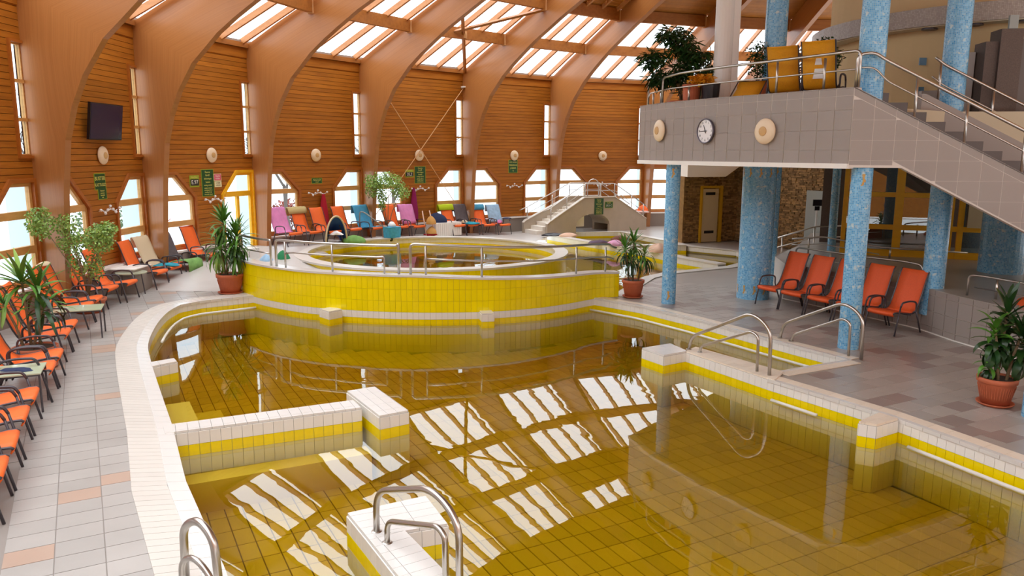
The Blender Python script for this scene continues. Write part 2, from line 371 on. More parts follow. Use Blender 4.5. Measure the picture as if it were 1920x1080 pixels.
# ------------------------------------------------------------------ hall shell: a ring of timber bays round CX, CY
CX, CY, S = 12.7, 13.35, .97
BEAM = {2: (-9.35, 15.33), 3: (-9.22, 19.59), 4: (-7.80, 23.61), 5: (-5.22, 27.40), 6: (-1.87, 30.60), 7: (1.64, 33.28), 8: (5.93, 34.88)}
for b, a, r in [(1, 186.3, 22.3), (0, 197.6, 22.5), (-1, 208.9, 22.6), (-2, 220.2, 22.6), (9, 96.2, 22.6), (10, 84.9, 22.6), (11, 73.6, 22.6)]:
    BEAM[b] = (CX + r * cos(radians(a)), CY + r * sin(radians(a)))
NRM = {b: Vector((CX - p[0], CY - p[1], 0)).normalized() for b, p in BEAM.items()}
ZT = 6.2                                              # wall top
def roof_z(d): return ZT + .12 + .42 * d
def bp(b, d, z): return Vector((BEAM[b][0] + NRM[b].x * d, BEAM[b][1] + NRM[b].y * d, z))
def rp(b, f, d, z): return bp(b, d, z).lerp(bp(b + 1, d, z), f)

# arched beams
OUT = [(0, -.02), (0, 1.2), (0, 2.4), (0, 3.5), (0, 4.7), (0, 5.6), (0, 6.25), (.55, 6.5), (1.2, 6.8), (1.9, 7.1), (2.7, 7.42), (3.7, 7.85), (4.9, 8.35), (6.4, 9.0), (9.4, 10.25), (13.4, 11.9)]
INN = [(.42, -.02), (.5, 1.2), (.6, 2.4), (.73, 3.4), (.93, 4.05), (1.2, 4.62), (1.66, 5.28), (2.0, 5.58), (2.4, 5.94), (2.9, 6.28), (3.4, 6.58), (4.1, 6.98), (5.4, 7.6), (6.9, 8.25), (9.7, 9.4), (13.6, 11.1)]
DIRT = ['first', 'second', 'third', 'fourth', 'fifth', 'sixth', 'seventh', 'eighth', 'ninth', 'tenth', 'eleventh', 'twelfth', 'thirteenth', 'fourteenth']
for b in sorted(BEAM):
    if b > 11: continue
    mb = MB(); n = NRM[b]; side = Vector((-n.y, n.x, 0)) * .09; s = 0
    for i, (o, q) in enumerate(zip(OUT, INN)):
        if i: s += hypot(q[0] - INN[i - 1][0], q[1] - INN[i - 1][1])
        for k in range(5):
            d, z = o[0] + (q[0] - o[0]) * k / 4, o[1] + (q[1] - o[1]) * k / 4
            for sg in (-1, 1):
                mb.uv[len(mb.v)] = (s + b * 3.7, hypot(q[0] - o[0], q[1] - o[1]) * k / 4); mb.v.append(tuple(bp(b, d, z) + side * sg))
    ix = lambda i, k, sg: i * 10 + k * 2 + sg
    for i in range(len(OUT) - 1):
        for k in range(4):
            mb.f.append((ix(i, k, 0), ix(i, k + 1, 0), ix(i + 1, k + 1, 0), ix(i + 1, k, 0))); mb.f.append((ix(i, k, 1), ix(i + 1, k, 1), ix(i + 1, k + 1, 1), ix(i, k + 1, 1)))
        for k in (0, 4): mb.f.append((ix(i, k, 0), ix(i + 1, k, 0), ix(i + 1, k, 1), ix(i, k, 1)))
    o = obj('arched_beam', mb, 'beam')
    tag(o, 'curved laminated timber beam rising from the outer wall to the roof, %s of the arc counted from the left' % DIRT[b + 2], 'beam', 'arched roof beams', 'structure')

# wall bays
ZB, ROW = .62, .125
def bay_frame(b):
    p, q = Vector((*BEAM[b], 0)), Vector((*BEAM[b + 1], 0)); L = (q - p).length
    rz = atan2(q.y - p.y, q.x - p.x)
    return p, L, rz                                   # local x along the wall; room lies to the right (-y)
def bay_M(b): p, L, rz = bay_frame(b); return Matrix.Translation(p) @ Matrix.Rotation(rz, 4, 'Z')
nwin = 0
def window(bay, poly, bars, m='frame', panes=True, name='window', fw=1.):
    """poly: outline (x,z) of the opening in bay coordinates; bars: transom heights / mullions"""
    global nwin; nwin += 1
    Mw = bay_M(bay); w = thing('%s_%d' % (name, nwin), kind='structure'); w.matrix_basis = Mw
    n = len(poly); cxm = sum(p[0] for p in poly) / n; czm = sum(p[1] for p in poly) / n
    def inset(t):
        out = []
        for i in range(n):
            a, b_, c = Vector(poly[i - 1]), Vector(poly[i]), Vector(poly[(i + 1) % n])
            e1, e2 = (b_ - a).normalized(), (c - b_).normalized(); n1, n2 = Vector((-e1.y, e1.x)), Vector((-e2.y, e2.x))
            if n1.dot(Vector((cxm, czm)) - b_) < 0: n1, n2 = -n1, -n2
            bi = (n1 + n2); bi = bi / max(.3, bi.dot(n1)); out.append(b_ + bi * t)
        return out
    for (t0, t1, y0, y1, mm, nm) in ((0, .05 * fw, -.05, .12, 'reveal' if m == 'frame' else m, 'trim'), (.05 * fw, .125 * fw, .02, .10, m, 'frame')):
        A, B = inset(t0 - .03 if t0 == 0 else t0), inset(t1); mb = MB()
        for i in range(n):
            j = (i + 1) % n; mb.slab([A[i], A[j], B[j], B[i]], lambda p, q, y: (p, y, q), y0, y1)
        obj(nm, mb, mm, w, world=False)
    I = inset(.125 * fw)
    zs = [z for k, z in bars if k == 'h']; xs = [x for k, x in bars if k == 'v']
    def xr(z):
        xx = []
        for i in range(n):
            a, b_ = I[i], I[(i + 1) % n]
            if (a.y - z) * (b_.y - z) <= 0 and abs(a.y - b_.y) > 1e-6: xx.append(a.x + (b_.x - a.x) * (z - a.y) / (b_.y - a.y))
        return min(xx), max(xx)
    for z in zs:
        a, b_ = xr(z); obj('transom', MB().box(a - .02, b_ + .02, .0, .10, z - .075 * fw, z + .075 * fw), m, w, world=False)
    for x, z0, z1 in [(x[0], x[1], x[2]) for x in xs]: obj('mullion', MB().box(x - .05, x + .05, .02, .1, z0, z1), m, w, world=False)
    if panes:
        lev = [min(p.y for p in I)] + sorted(zs) + [max(p.y for p in I)]
        for z0, z1 in zip(lev[:-1], lev[1:]):
            pts = []
            a = xr(z0 + .001); c = xr(z1 - .001)
            mid = [p for p in I if z0 + .01 < p.y < z1 - .01]
            rt = sorted([p for p in mid if p.x > cxm], key=lambda p: p.y); lt = sorted([p for p in mid if p.x <= cxm], key=lambda p: -p.y)
            pts = [(a[0], z0), (a[1], z0)] + [tuple(p) for p in rt] + [(c[1], z1), (c[0], z1)] + [tuple(p) for p in lt]
            obj('pane', MB().slab(pts, lambda p, q, y: (p, y, q), .05, .06), 'pane', w, world=False)
    return w

def bay_openings(b, L):
    return dict(Lp=[(.12, ZB), (1.70, ZB), (1.70, 1.98), (1.04, 2.64), (.12, 2.64)],
                Rp=[(L - 1.48, ZB), (L - .12, ZB), (L - .12, 2.64), (L - .84, 2.64), (L - 1.48, 2.0)],
                Np=[(L - .46, 3.08), (L - .06, 3.08), (L - .06, 5.22), (L - .46, 5.22)])
BAYS = [b for b in sorted(BEAM) if b + 1 in BEAM]
for b in BAYS:
    p, L, rz = bay_frame(b); Mw = bay_M(b); op = bay_openings(b, L); door = (b == 3)
    w = thing('wall_curved', 'timber boarded outer wall bay between two arched beams, with a speaker in its middle', None, kind='structure'); w.matrix_basis = Mw
    del w['label']
    Z0 = .0 if door else ZB
    if door: op['Rp'] = [(L - 1.5, .03), (L - .1, .03), (L - .1, 2.64), (L - .86, 2.64), (L - 1.5, 1.98)]
    k = 0; z = ZB
    while z < ZT - .02:
        z1 = min(z + ROW, ZT - .02); cuts = []
        for nm in ('Lp', 'Rp', 'Np'):
            q = op[nm]; lo, hi = min(c[1] for c in q), max(c[1] for c in q)
            if (z + z1) / 2 > lo and (z + z1) / 2 < hi:
                def ex(zz):
                    zz = min(max(zz, lo + .001), hi - .001); xx = []
                    for i in range(len(q)):
                        a, c = q[i - 1], q[i]
                        if (a[1] - zz) * (c[1] - zz) <= 0 and abs(a[1] - c[1]) > 1e-6: xx.append(a[0] + (c[0] - a[0]) * (zz - a[1]) / (c[1] - a[1]))
                    return min(xx), max(xx)
                cuts.append((ex(z), ex(z1)))
        cuts.sort(); cur = (.08, .08); spans = []
        for c0, c1 in cuts:
            spans.append((cur, (c0[0], c1[0]))); cur = (c0[1], c1[1])
        spans.append((cur, (L - .02, L - .02)))
        for a, c in spans:
            if min(c[0] - a[0], c[1] - a[1]) < .03: continue
            g = .010; zz0, zz1 = z + g * .5, z1 - g * .5
            obj('plank', MB().slab([(a[0], zz0), (c[0], zz0), (c[1], zz1), (a[1], zz1)], lambda pp, qq, y: (pp, y, qq), 0, .03), 'plank', w, world=False)
        z = z1
    # backing behind the boards with the same openings (dark joints)
    mbk = MB(); outer = [(0, 0), (L, 0), (L, ZT), (0, ZT)]
    tris = tessellate_polygon([[Vector((*q, 0)) for q in outer]] + [[Vector((*q, 0)) for q in op[k_]] for k_ in ('Lp', 'Rp', 'Np')])
    allp = outer + op['Lp'] + op['Rp'] + op['Np']
    mbk.add([(q[0], .035, q[1]) for q in allp] + [(q[0], .16, q[1]) for q in allp], [t for t in tris] + [tuple(i + len(allp) for i in t[::-1]) for t in tris])
    obj('backing', mbk, 'gap', w, world=False)
    obj('wall_plate', MB().box(0, L, -.10, .14, ZT - .02, ZT + .12), 'purlin', w, world=False)
    obj('frieze_board', MB().box(.08, L - .02, -.02, .0, ZT - .30, ZT - .03), 'plank', w, world=False)
    obj('corner_post', MB().box(L - .06, L, -.03, .0, ZB, ZT - .03), 'reveal', w, world=False)
    window(b, op['Lp'], [('h', 1.98), ('h', 1.30)])
    if door: window(b, op['Rp'], [('h', 1.98), ('v', (L - .78, .15, 1.9))], m='mustard', name='door')
    else: window(b, op['Rp'], [('h', 1.98), ('h', 1.30)])
    window(b, op['Np'], [('h', 3.78), ('h', 4.5)], fw=.42)
    # ledge under the windows
    lg = thing('trim_%d' % (b + 4), kind='structure'); lg.matrix_basis = Mw
    x1 = L - 1.55 if door else L
    obj('ledge_front', MB().box(0, x1, -.20, .12, -.02, ZB - .06), 'ledge', lg, world=False)
    obj('ledge_top', MB().box(0, x1, -.22, .12, ZB - .06, ZB - .01), 'sill', lg, world=False)
    # outside: painted blue panel on the buttress at the right end of the bay
    obj('trim_panel_%d' % (b + 4), MB().slab([(L - .08, -.2), (L + .02, -.2), (L + .02, 2.9), (L - .08, 2.9)], lambda pp, qq, y: tuple(Mw @ Vector((pp, y, qq))), .18, .62), 'bluepanel', kind='structure')
    # white radiator valve box on the beam edge
    if -1 < b < 8:
        v = obj('wall_bracket', MB().slab([(L - .05, 2.02), (L + .0, 2.02), (L + .0, 2.32), (L - .05, 2.32)], lambda pp, qq, y: tuple(Mw @ Vector((pp, y, qq))), -.09, -.03), 'wht')
        tag(v, 'small white box on the wall, just left of the %s arched beam' % DIRT[b + 3], 'box', 'white boxes beside the beams')

# skylight bays, purlins, ceiling
D1, D2, D3 = 2.49, 4.63, 6.8
FR = [.07, .285, .5, .715, .93]
for b in BAYS:
    sk = thing('skylight', kind='structure')
    for d0, d1, row in ((.0, D1, 0), (D1, D2, 1), (D2, D3, 2)):
        if row == 2 and b >= 7: continue
        a0 = d0 if not (row == 2 and b == 6) else D2 + .9
        fs = [0] + FR + [1]
        for f0, f1 in zip(fs[:-1], fs[1:]):
            mb = MB(); zz = lambda d: roof_z(d) + .10
            q = [rp(b, f0, a0 + .02, zz(a0)), rp(b, f1, a0 + .02, zz(a0)), rp(b, f1, d1 - .02, zz(d1)), rp(b, f0, d1 - .02, zz(d1))]
            mb.add([tuple(p) for p in q] + [tuple(p + Vector((0, 0, .012))) for p in q], [(0, 1, 2, 3), (7, 6, 5, 4), (0, 4, 5, 1), (1, 5, 6, 2), (2, 6, 7, 3), (3, 7, 4, 0)])
            obj('pane', mb, 'sky_pane', sk)
    dmax = D3 if b < 7 else D2
    for f in FR:
        mb = MB(); t = (bp(b + 1, 0, 0) - bp(b, 0, 0)).normalized() * .04
        ds = [-.05, dmax]
        vs = []
        for d in ds:
            c = rp(b, f, d, roof_z(d))
            for dz, sg in ((-.08, -1), (-.08, 1), (.10, 1), (.10, -1)): vs.append(tuple(c + t * sg + Vector((0, 0, dz))))
        mb.add(vs, [(0, 1, 2, 3), (7, 6, 5, 4), (0, 4, 5, 1), (1, 5, 6, 2), (2, 6, 7, 3), (3, 7, 4, 0)]); obj('rafter', mb, 'rafter', sk)
    # dark gutter line at the foot of the glass
    mb = MB(); q = [rp(b, 0, .03, ZT + .12), rp(b, 1, .03, ZT + .12), rp(b, 1, .03, ZT + .19), rp(b, 0, .03, ZT + .19)]
    mb.add([tuple(p) for p in q] + [tuple(p - NRM[b] * .05) for p in q], [(0, 1, 2, 3), (7, 6, 5, 4), (0, 4, 5, 1), (2, 6, 7, 3)]); obj('gutter', mb, 'ledge', sk)
    for d, zb, h, mm in ((D1, 7.0, .36, 'purlin'), (D2, 7.92, .40, 'purlin'), (D3, 8.85, .38, 'purlin')):
        pu = thing('trim_purlin', kind='structure')
        a, c = bp(b, d, zb), bp(b + 1, d, zb); t = (c - a).normalized(); nn = Vector((-t.y, t.x, 0)) * .08
        a2, c2 = a + t * .09, c - t * .09
        vs = [tuple(p + nn * sg + Vector((0, 0, dz))) for p in (a2, c2) for sg, dz in ((-1, 0), (1, 0), (1, h), (-1, h))]
        obj('purlin', MB().add(vs, [(0, 1, 2, 3), (7, 6, 5, 4), (0, 4, 5, 1), (1, 5, 6, 2), (2, 6, 7, 3), (3, 7, 4, 0)]), mm, pu)
        for e, sg in ((c2, -1),):
            vs = [tuple(e + t * sg * u + nn * 1.15 * w_ + Vector((0, 0, dz))) for u in (-.005, .06) for w_, dz in ((-1, -.03), (1, -.03), (1, h * .95), (-1, h * .95))]
            obj('bracket', MB().add(vs, [(0, 1, 2, 3), (7, 6, 5, 4), (0, 4, 5, 1), (1, 5, 6, 2), (2, 6, 7, 3), (3, 7, 4, 0)]), 'cord', pu)
    # boarded ceiling above the inner purlin
    ce = thing('ceiling', kind='structure')
    d = D2 if b >= 6 else D3
    end = 13.2
    while d < end:
        if b == 6 and d >= D2 + .9 and d < D3: d = D3
        step = .16 if (b >= 6 and d < 9) else .55
        d1 = min(d + step, end)
        q = [rp(b, 0, d + .01, roof_z(d) + .06), rp(b, 1, d + .01, roof_z(d) + .06), rp(b, 1, d1 - .01, roof_z(d1) + .06), rp(b, 0, d1 - .01, roof_z(d1) + .06)]
        obj('ceiling_board', MB().add([tuple(p) for p in q] + [tuple(p + Vector((0, 0, .03))) for p in q], [(0, 1, 2, 3), (7, 6, 5, 4), (0, 4, 5, 1), (1, 5, 6, 2), (2, 6, 7, 3), (3, 7, 4, 0)]), 'ceil', ce)
        d = d1
    q = [rp(b, 0, (D2 if b >= 7 else D3), roof_z(D2 if b >= 7 else D3) + .12), rp(b, 1, (D2 if b >= 7 else D3), roof_z(D2 if b >= 7 else D3) + .12), rp(b, 1, 13.2, roof_z(13.2) + .12), rp(b, 0, 13.2, roof_z(13.2) + .12)]
    obj('ceiling_backing', MB().add([tuple(p) for p in q] + [tuple(p + Vector((0, 0, .05))) for p in q], [(0, 1, 2, 3), (7, 6, 5, 4)]), 'gap', ce)
# centre of the roof and the far side of the hall (behind and beside the photographer)
mb = MB(); K = 32; rr = 22.6 - 13.0
vs = [(CX + rr * cos(2 * pi * k / K), CY + rr * sin(2 * pi * k / K), roof_z(13.1) + .05) for k in range(K)]
mb.add(vs + [(v[0], v[1], v[2] + .1) for v in vs], [tuple(range(K))[::-1], tuple(range(K, 2 * K))]); obj('ceiling_centre', mb, 'ceil', kind='structure')
mb = MB(); mc = MB(); N = 20; a0, a1 = radians(73.6), radians(-139.8)
for k in range(N):
    t0, t1 = a0 + (a1 - a0) * k / N, a0 + (a1 - a0) * (k + 1) / N
    for bld, r0, r1, z0, z1 in ((mb, 22.6, 22.8, -.1, ZT), ):
        q = [(CX + r0 * cos(t0), CY + r0 * sin(t0)), (CX + r0 * cos(t1), CY + r0 * sin(t1)), (CX + r1 * cos(t1), CY + r1 * sin(t1)), (CX + r1 * cos(t0), CY + r1 * sin(t0))]
        bld.prism(q, z0, z1)
    q = [(CX + r * cos(t), CY + r * sin(t), roof_z(22.6 - r) + .06) for r, t in ((22.6 - D2, t0), (22.6 - D2, t1), (9.4, t1), (9.4, t0))]
    mc.add(q + [(p[0], p[1], p[2] + .08) for p in q], [(0, 1, 2, 3), (7, 6, 5, 4)])
obj('wall_rear', mb, 'plank', kind='structure'); obj('ceiling_rear', mc, 'ceil', kind='structure')

# X brace in the skylight of the bay left of the sixth beam, and wall ties
xb = thing('roof_brace', 'timber cross brace under the skylight, its bars meeting in a pale joint', 'brace')
A0, A1 = bp(6, .05, ZT - .02), bp(5, D2, 8.0); B0, B1 = bp(5, .75, 6.55), bp(6, D2, 7.95)
for a, c in ((A0, A1), (B0, B1)): obj('brace_bar', MB().tube([a, c], .06, 4), 'purlin', xb)
nd_ = A0.lerp(A1, .53); obj('brace_joint', MB().box(nd_.x - .12, nd_.x + .12, nd_.y - .12, nd_.y + .12, nd_.z - .12, nd_.z + .12), 'cord', xb)
Mw5 = bay_M(5)
for i, (a, c, lb) in enumerate(((( 4.5, -.12, 5.65), (.15, -.12, .75), 'thin taut cable slanting down to the left across the boarded wall'), ((.9, -.12, 5.2), (4.45, -.12, .75), 'thin taut cable slanting down to the right across the boarded wall'))):
    o = obj('tie_cable', MB().tube([Mw5 @ Vector(a), Mw5 @ Vector(c)], .014, 5), 'cord'); tag(o, lb, 'cable', 'crossed wall cables')
kn = thing('cable_anchor', 'pale round cable anchor high on the boarded wall below the skylight', 'anchor', Mw5 @ Vector((4.5, -.1, 5.65)))
obj('anchor_plate', MB().lathe([(.1, 0), (.1, .05)], k=12), 'sill', kn, world=False); obj('anchor_hook', MB().tube([(0, 0, .05), (-.06, -.1, -.05)], .02, 6), 'steel', kn, world=False)

# outside ground and winter planting seen through the windows
o = obj('snowy_ground', MB().lathe([(24.5, -.35), (24.5, -.30), (90, -.30), (90, -.35)], (CX, CY, 0), 48, cap=False), 'snow', kind='structure'); tag(o, 'snow covered ground outside the windows')
def bare_tree(x, y, h, seed):
    rnd = random.Random(seed); mb = MB()
    def br(p, d, l, r, n):
        q = p + d * l; mb.tube([p, p.lerp(q, .5) + Vector((rnd.uniform(-.05, .05),) * 3) * l, q], r, 5, False, r * .6)
        if n:
            for _ in range(3 if n > 1 else 4):
                d2 = (d + Vector((rnd.uniform(-.8, .8), rnd.uniform(-.8, .8), rnd.uniform(-.1, .6)))).normalized(); br(p.lerp(q, rnd.uniform(.5, 1)), d2, l * rnd.uniform(.55, .8), r * .55, n - 1)
    br(Vector((x, y, -.3)), Vector((rnd.uniform(-.1, .1), rnd.uniform(-.1, .1), 1)).normalized(), h * .35, .11, 4); return mb
for i, (ang, r, h, lb) in enumerate([(188, 31, 6, 'nearest to the left edge'), (168, 33, 7, 'behind the window beside the third beam'), (158, 30, 6, 'left of the yellow door'), (147, 34, 7, 'behind the pink towel chair'), (137, 31, 6, 'behind the potted fig at the back wall'), (128, 30, 6, 'behind the lime towel chair'), (121, 33, 7, 'behind the striped towel chairs'), (113, 31, 6, 'behind the footbridge rails'), (104, 32, 7, 'right of the footbridge')]):
    o = obj('bare_tree', bare_tree(CX + r * cos(radians(ang)), CY + r * sin(radians(ang)), h, i), 'tree'); tag(o, 'leafless winter tree outside the windows, ' + lb, 'tree', 'trees outside the windows')
for i, (ang, r, w, h, mm, lb) in enumerate([(150, 33, 2.2, 1.9, 'shrub', 'grey green evergreen shrub outside the window left of the red robe'), (147.5, 32, 1.3, 1.2, 'redshrub', 'reddish shrub outside the window left of the red robe'), (135, 33, 1.5, 1.3, 'redshrub', 'small reddish shrub outside the window behind the potted fig'), (170, 30, 1.5, 2.6, 'shrub', 'grey green conifer outside the window left of the third beam')]):
    rnd = random.Random(i); mb = MB(); c = Vector((CX + r * cos(radians(ang)), CY + r * sin(radians(ang)), -.3))
    for k in range(500):
        u = Vector((rnd.gauss(0, 1), rnd.gauss(0, 1), rnd.gauss(0, 1))).normalized() * rnd.uniform(.5, 1); p = c + Vector((u.x * w / 2, u.y * w / 2, (u.z + 1) * h / 2)); a = Vector((rnd.uniform(-1, 1), rnd.uniform(-1, 1), rnd.uniform(-1, 1))) * .12; d = Vector((rnd.uniform(-1, 1), rnd.uniform(-1, 1), rnd.uniform(-1, 1))) * .12
        mb.add([p, p + a, p + a + d, p + d], [(0, 1, 2, 3)])
    o = thing('garden_shrub', lb, 'shrub', c); obj('foliage', mb, mm, o, kind='stuff'); obj('stem', MB().tube([c, c + Vector((0, 0, h * .5))], .05, 5), 'tree', o)

# ------------------------------------------------------------------ decks and pools
WZ = -.24                                             # water level of the lower pool
P1L = [(-1.0, 3.2), (-2.19, 5.45), (-3.21, 7.14), (-4.02, 8.70), (-4.74, 10.0), (-5.56, 11.5), (-6.14, 12.66), (-6.64, 14.08), (-6.93, 15.2), (-7.0, 15.95), (-6.73, 16.42), (-5.82, 17.11)]
P1L = P1L[:3] + smoothline(P1L[3:10], 4) + P1L[10:]
WALLP = smoothline([(-6.35, 17.75), (-5.8, 17.1), (-5.0, 16.42), (-3.99, 15.85), (-2.29, 15.45), (-.65, 15.52), (.45, 15.92), (1.2, 16.45), (1.85, 17.05), (2.42, 17.3)], 5)
WALLP = resample(WALLP, .118)
FOOT = [p for p in WALLP if -5.85 < p[0] < 1.84]
P1R = [(1.83, 17.07), (2.73, 16.17), (3.57, 14.9), (4.5, 13.24), (5.33, 11.84)]
P1R2 = [(3.95, 11.13), (3.7, 10.76), (4.22, 9.95), (4.70, 9.19), (5.09, 8.35), (5.39, 7.68), (6.3, 5.9), (6.9, 4.3)]
POOL = P1L + FOOT + P1R + P1R2 + [(6.9, 3.2)]
def zback(x, y):
    r = min(max((y - 17.8) / 3.0, 0), 1); return max(0., min(.38, -.055 * x)) * r
UP = [(2.30, 17.35), (3.46, 20.07), (4.23, 20.93), (6.2, 22.11), (7.4, 23.6), (7.5, 25.73), (6.08, 27.02), (5.75, 28.6), (4.9, 30.6), (4.5, 31.9), (2.6, 31.6), (1.5, 30.35), (.9, 28.4), (1.2, 26.2)]
RC, RR = (-2.35, 22.9), 3.95
def ringp(r, a): return (RC[0] + r * cos(a), RC[1] + r * sin(a))
WALLIN = {b: (BEAM[b][0] - NRM[b].x * .1, BEAM[b][1] - NRM[b].y * .1) for b in BEAM}
# left deck
dl = thing('floor', kind='structure')
LEFT = P1L + [(-6.35, 17.75), (-9.5, 17.8), WALLIN[2], WALLIN[1], WALLIN[0], WALLIN[-1], (-6, -2), (-1, -2)]
obj('deck_base', MB().prism(LEFT, -.35, -.006), 'deckbase', dl)
def deck_tiles(poly, org, ang, w, h, keep, z0, z1, shift=0):
    out = []; c, s = cos(ang), sin(ang)
    for i in range(-60, 61):
        for j in range(-70, 71):
            u, v = (i + .5) * w + (shift * w if j % 2 else 0), (j + .5) * h; x, y = org[0] + u * c - v * s, org[1] + u * s + v * c
            if not keep(x, y): continue
            q = []
            for du, dv in ((-1, -1), (1, -1), (1, 1), (-1, 1)):
                uu, vv = u + du * (w / 2 - .0045), v + dv * (h / 2 - .0045); q.append((org[0] + uu * c - vv * s, org[1] + uu * s + vv * c))
            if not inside((x, y), poly): continue
            out.append((hypot(x, y), MB().prism(q, z0, z1)))
    return out
P1OUT = offset(P1L, .24)
LT = deck_tiles(P1OUT + [(-6.6, 17.7), (-9.3, 17.75), (-9.2, 15.3), (-9.3, 11), (-8.6, 6), (-7, 3), (-4.5, 0), (-1, 0)], (-4.5, 8.0), radians(119 - 90), .36, .27, inview, -.012, .0)
pieces(dl, LT, 'tile', 'deck')
# rising back deck
dbk = thing('floor', kind='structure')
BACK = [(-9.5, 17.72), (-6.33, 17.68)] + [p for p in offset(WALLP, .1)[2:] if p[0] < -1.3] + [ringp(RR - .08, radians(a)) for a in range(-75, -292, -8)] + [(.9, 28.4), (1.5, 30.35), (2.6, 31.6), (4.5, 31.9), (5.2, 34.9), WALLIN[7], WALLIN[6], WALLIN[5], WALLIN[4], WALLIN[3]]
mb = MB(); tris = tessellate_polygon([[Vector((*p, 0)) for p in BACK]])
mb.add([(p[0], p[1], zback(*p) - .001) for p in BACK], [tuple(t) for t in tris])
import bmesh
def updown(me):
    bm = bmesh.new(); bm.from_mesh(me); bmesh.ops.subdivide_edges(bm, edges=bm.edges[:], cuts=3, use_grid_fill=True)
    for v in bm.verts: v.co.z = zback(v.co.x, v.co.y) - .001
    for f in bm.faces:
        f.normal_update()
        if f.normal.z < 0: f.normal_flip()
    bm.to_mesh(me); bm.free()
me = mb.mesh('deck_base', 'deckplain'); updown(me); obj('deck_base', me, None, dbk)
# right deck
dr = thing('floor', kind='structure')
RIGHT = [(2.42, 17.3)] + P1R + P1R2 + [(14, 3.2), (15, 30), (9, 36), (5.2, 35.2), (4.5, 31.9), (4.9, 30.6), (5.75, 28.6), (6.08, 27.02), (7.5, 25.73), (7.4, 23.6), (6.2, 22.11), (4.23, 20.93), (3.46, 20.07), (2.30, 17.35)]
obj('deck_base', MB().prism(RIGHT, -.35, -.004), 'deckplain2', dr)
PLATF = [(6.10, 17.1), (6.35, 16.65), (6.62, 16.1), (6.95, 15.45), (7.28, 14.8), (7.58, 14.2), (7.66, 13.75), (7.72, 13.2), (7.87, 12.6), (8.04, 12.0), (8.5, 10.5), (9.4, 8.5)]
PLATF = resample(PLATF, .31)
RT = deck_tiles([(2.5, 17.4), (3.05, 16.40), (3.9, 15.03), (4.8, 13.42), (5.72, 11.72), (4.2, 10.93), (5.48, 8.45), (6.6, 6.3), (8, 4.9)] + PLATF[::-1] + [(5.0, 19.0), (3.7, 19.8)], (5.6, 11.7), radians(28), .40, .30, inview, -.012, 0., .5)
pieces(dr, RT, 'tile', 'deck2')

# basin of the lower pool
bs = thing('pool_basin', 'large olive water pool basin with white and yellow tiled rim', 'pool', kind='structure')
mb = MB(); n = len(POOL)
for i in range(n):
    a, b_ = POOL[i], POOL[(i + 1) % n]; nx, ny = left(a, b_, .12); mb.prism([a, b_, (b_[0] + nx, b_[1] + ny), (a[0] + nx, a[1] + ny)], -1.0, -.012)
obj('basin_wall', mb, 'under', bs)
obj('basin_floor', MB().prism(POOL, -1.0, -.86), 'groutd', bs)
FT = []
ang = radians(118)
for i in range(-50, 50):
    for j in range(-50, 50):
        u, v = (i + .5) * .36, (j + .5) * .19; x, y = 0 + u * cos(ang) - v * sin(ang), 9 + u * sin(ang) + v * cos(ang)
        if not (inside((x, y), POOL) and y > 3.4): continue
        q = [(x + du * cos(ang) - dv * sin(ang), y + du * sin(ang) + dv * cos(ang)) for du, dv in ((-.173, -.088), (.173, -.088), (.173, .088), (-.173, .088))]
        FT.append((hypot(x, y), MB().prism(q, -.865, -.85)))
pieces(bs, FT, 'floor_tile', 'poolfloor')
# underwater steps at the left corner, bench along the low wall
st = thing('pool_steps', 'pair of underwater steps beside the low white wall at the left pool edge', 'steps', kind='structure')
for k, z in ((0, -.42), (1, -.62)):
    w0, w1 = k * .42, (k + 1) * .42
    a, b_ = (-4.0, 8.75), (-5.1, 10.7); nx, ny = left(a, b_, -1); obj('step', MB().prism([(a[0] + nx * w0, a[1] + ny * w0), (b_[0] + nx * w0, b_[1] + ny * w0), (b_[0] + nx * w1, b_[1] + ny * w1), (a[0] + nx * w1, a[1] + ny * w1)], -.85, z), 'poolfloor', st)
obj('bench', MB().prism([(-3.78, 8.38), (-1.85, 9.35), (-1.73, 9.1), (-3.62, 8.14)], -.85, -.48), 'poolfloor', st)

def rim_rows(r, line, tiles=.115, limit=150):
    pieces(r, strip_tiles(line, 0, tiles, -.150, -.014), 'white_tile', 'white', limit)
    pieces(r, strip_tiles(line, 0, tiles, -.285, -.154), 'yellow_tile', 'yellow', limit)
    pieces(r, strip_tiles(line, 0, tiles, -.84, -.289), 'lower_tile', 'under', 90)
# left rim (water lies to the right going away from the camera)
e1 = thing('pool_edge', kind='structure')
rim_rows(e1, [p for p in P1L][::-1], limit=60)
IN, MID, OT = offset(P1L, -.02), offset(P1L, .15), offset(P1L, .46)
obj('coping_bed', MB().prism(offset(P1L, .01) + offset(P1L, .46)[::-1], -.03, .002), 'grout', e1)
pieces(e1, band_tiles(MID, OT, .118, .0, .014), 'coping_tile', 'coping', 180)
pieces(e1, band_tiles(IN, MID, .236, -.03, .02), 'edge_tile', 'lip', 100)
# right rim along the deck
def right_edge(line, w, mat_, step, lim, label=None):
    e = thing('pool_edge', kind='structure'); rim_rows(e, line[::-1], limit=70)
    a = offset(line, -.02); m_ = offset(line, .05); o = offset(line, w)
    obj('coping_bed', MB().prism(offset(line, .01) + o[::-1], -.03, .002), 'grout', e)
    pieces(e, band_tiles(m_, o, step, .0, .014), 'coping_tile', mat_, lim); pieces(e, band_tiles(a, m_, step, -.03, .017), 'edge_tile', 'lip', lim); return e
right_edge(resample(P1R, .25), .24, 'coping2', .236, 100)
right_edge([(5.33, 11.84), (3.95, 11.13)], .22, 'coping2', .236, 30)
right_edge(P1R2[1:], .24, 'coping2', .236, 80)
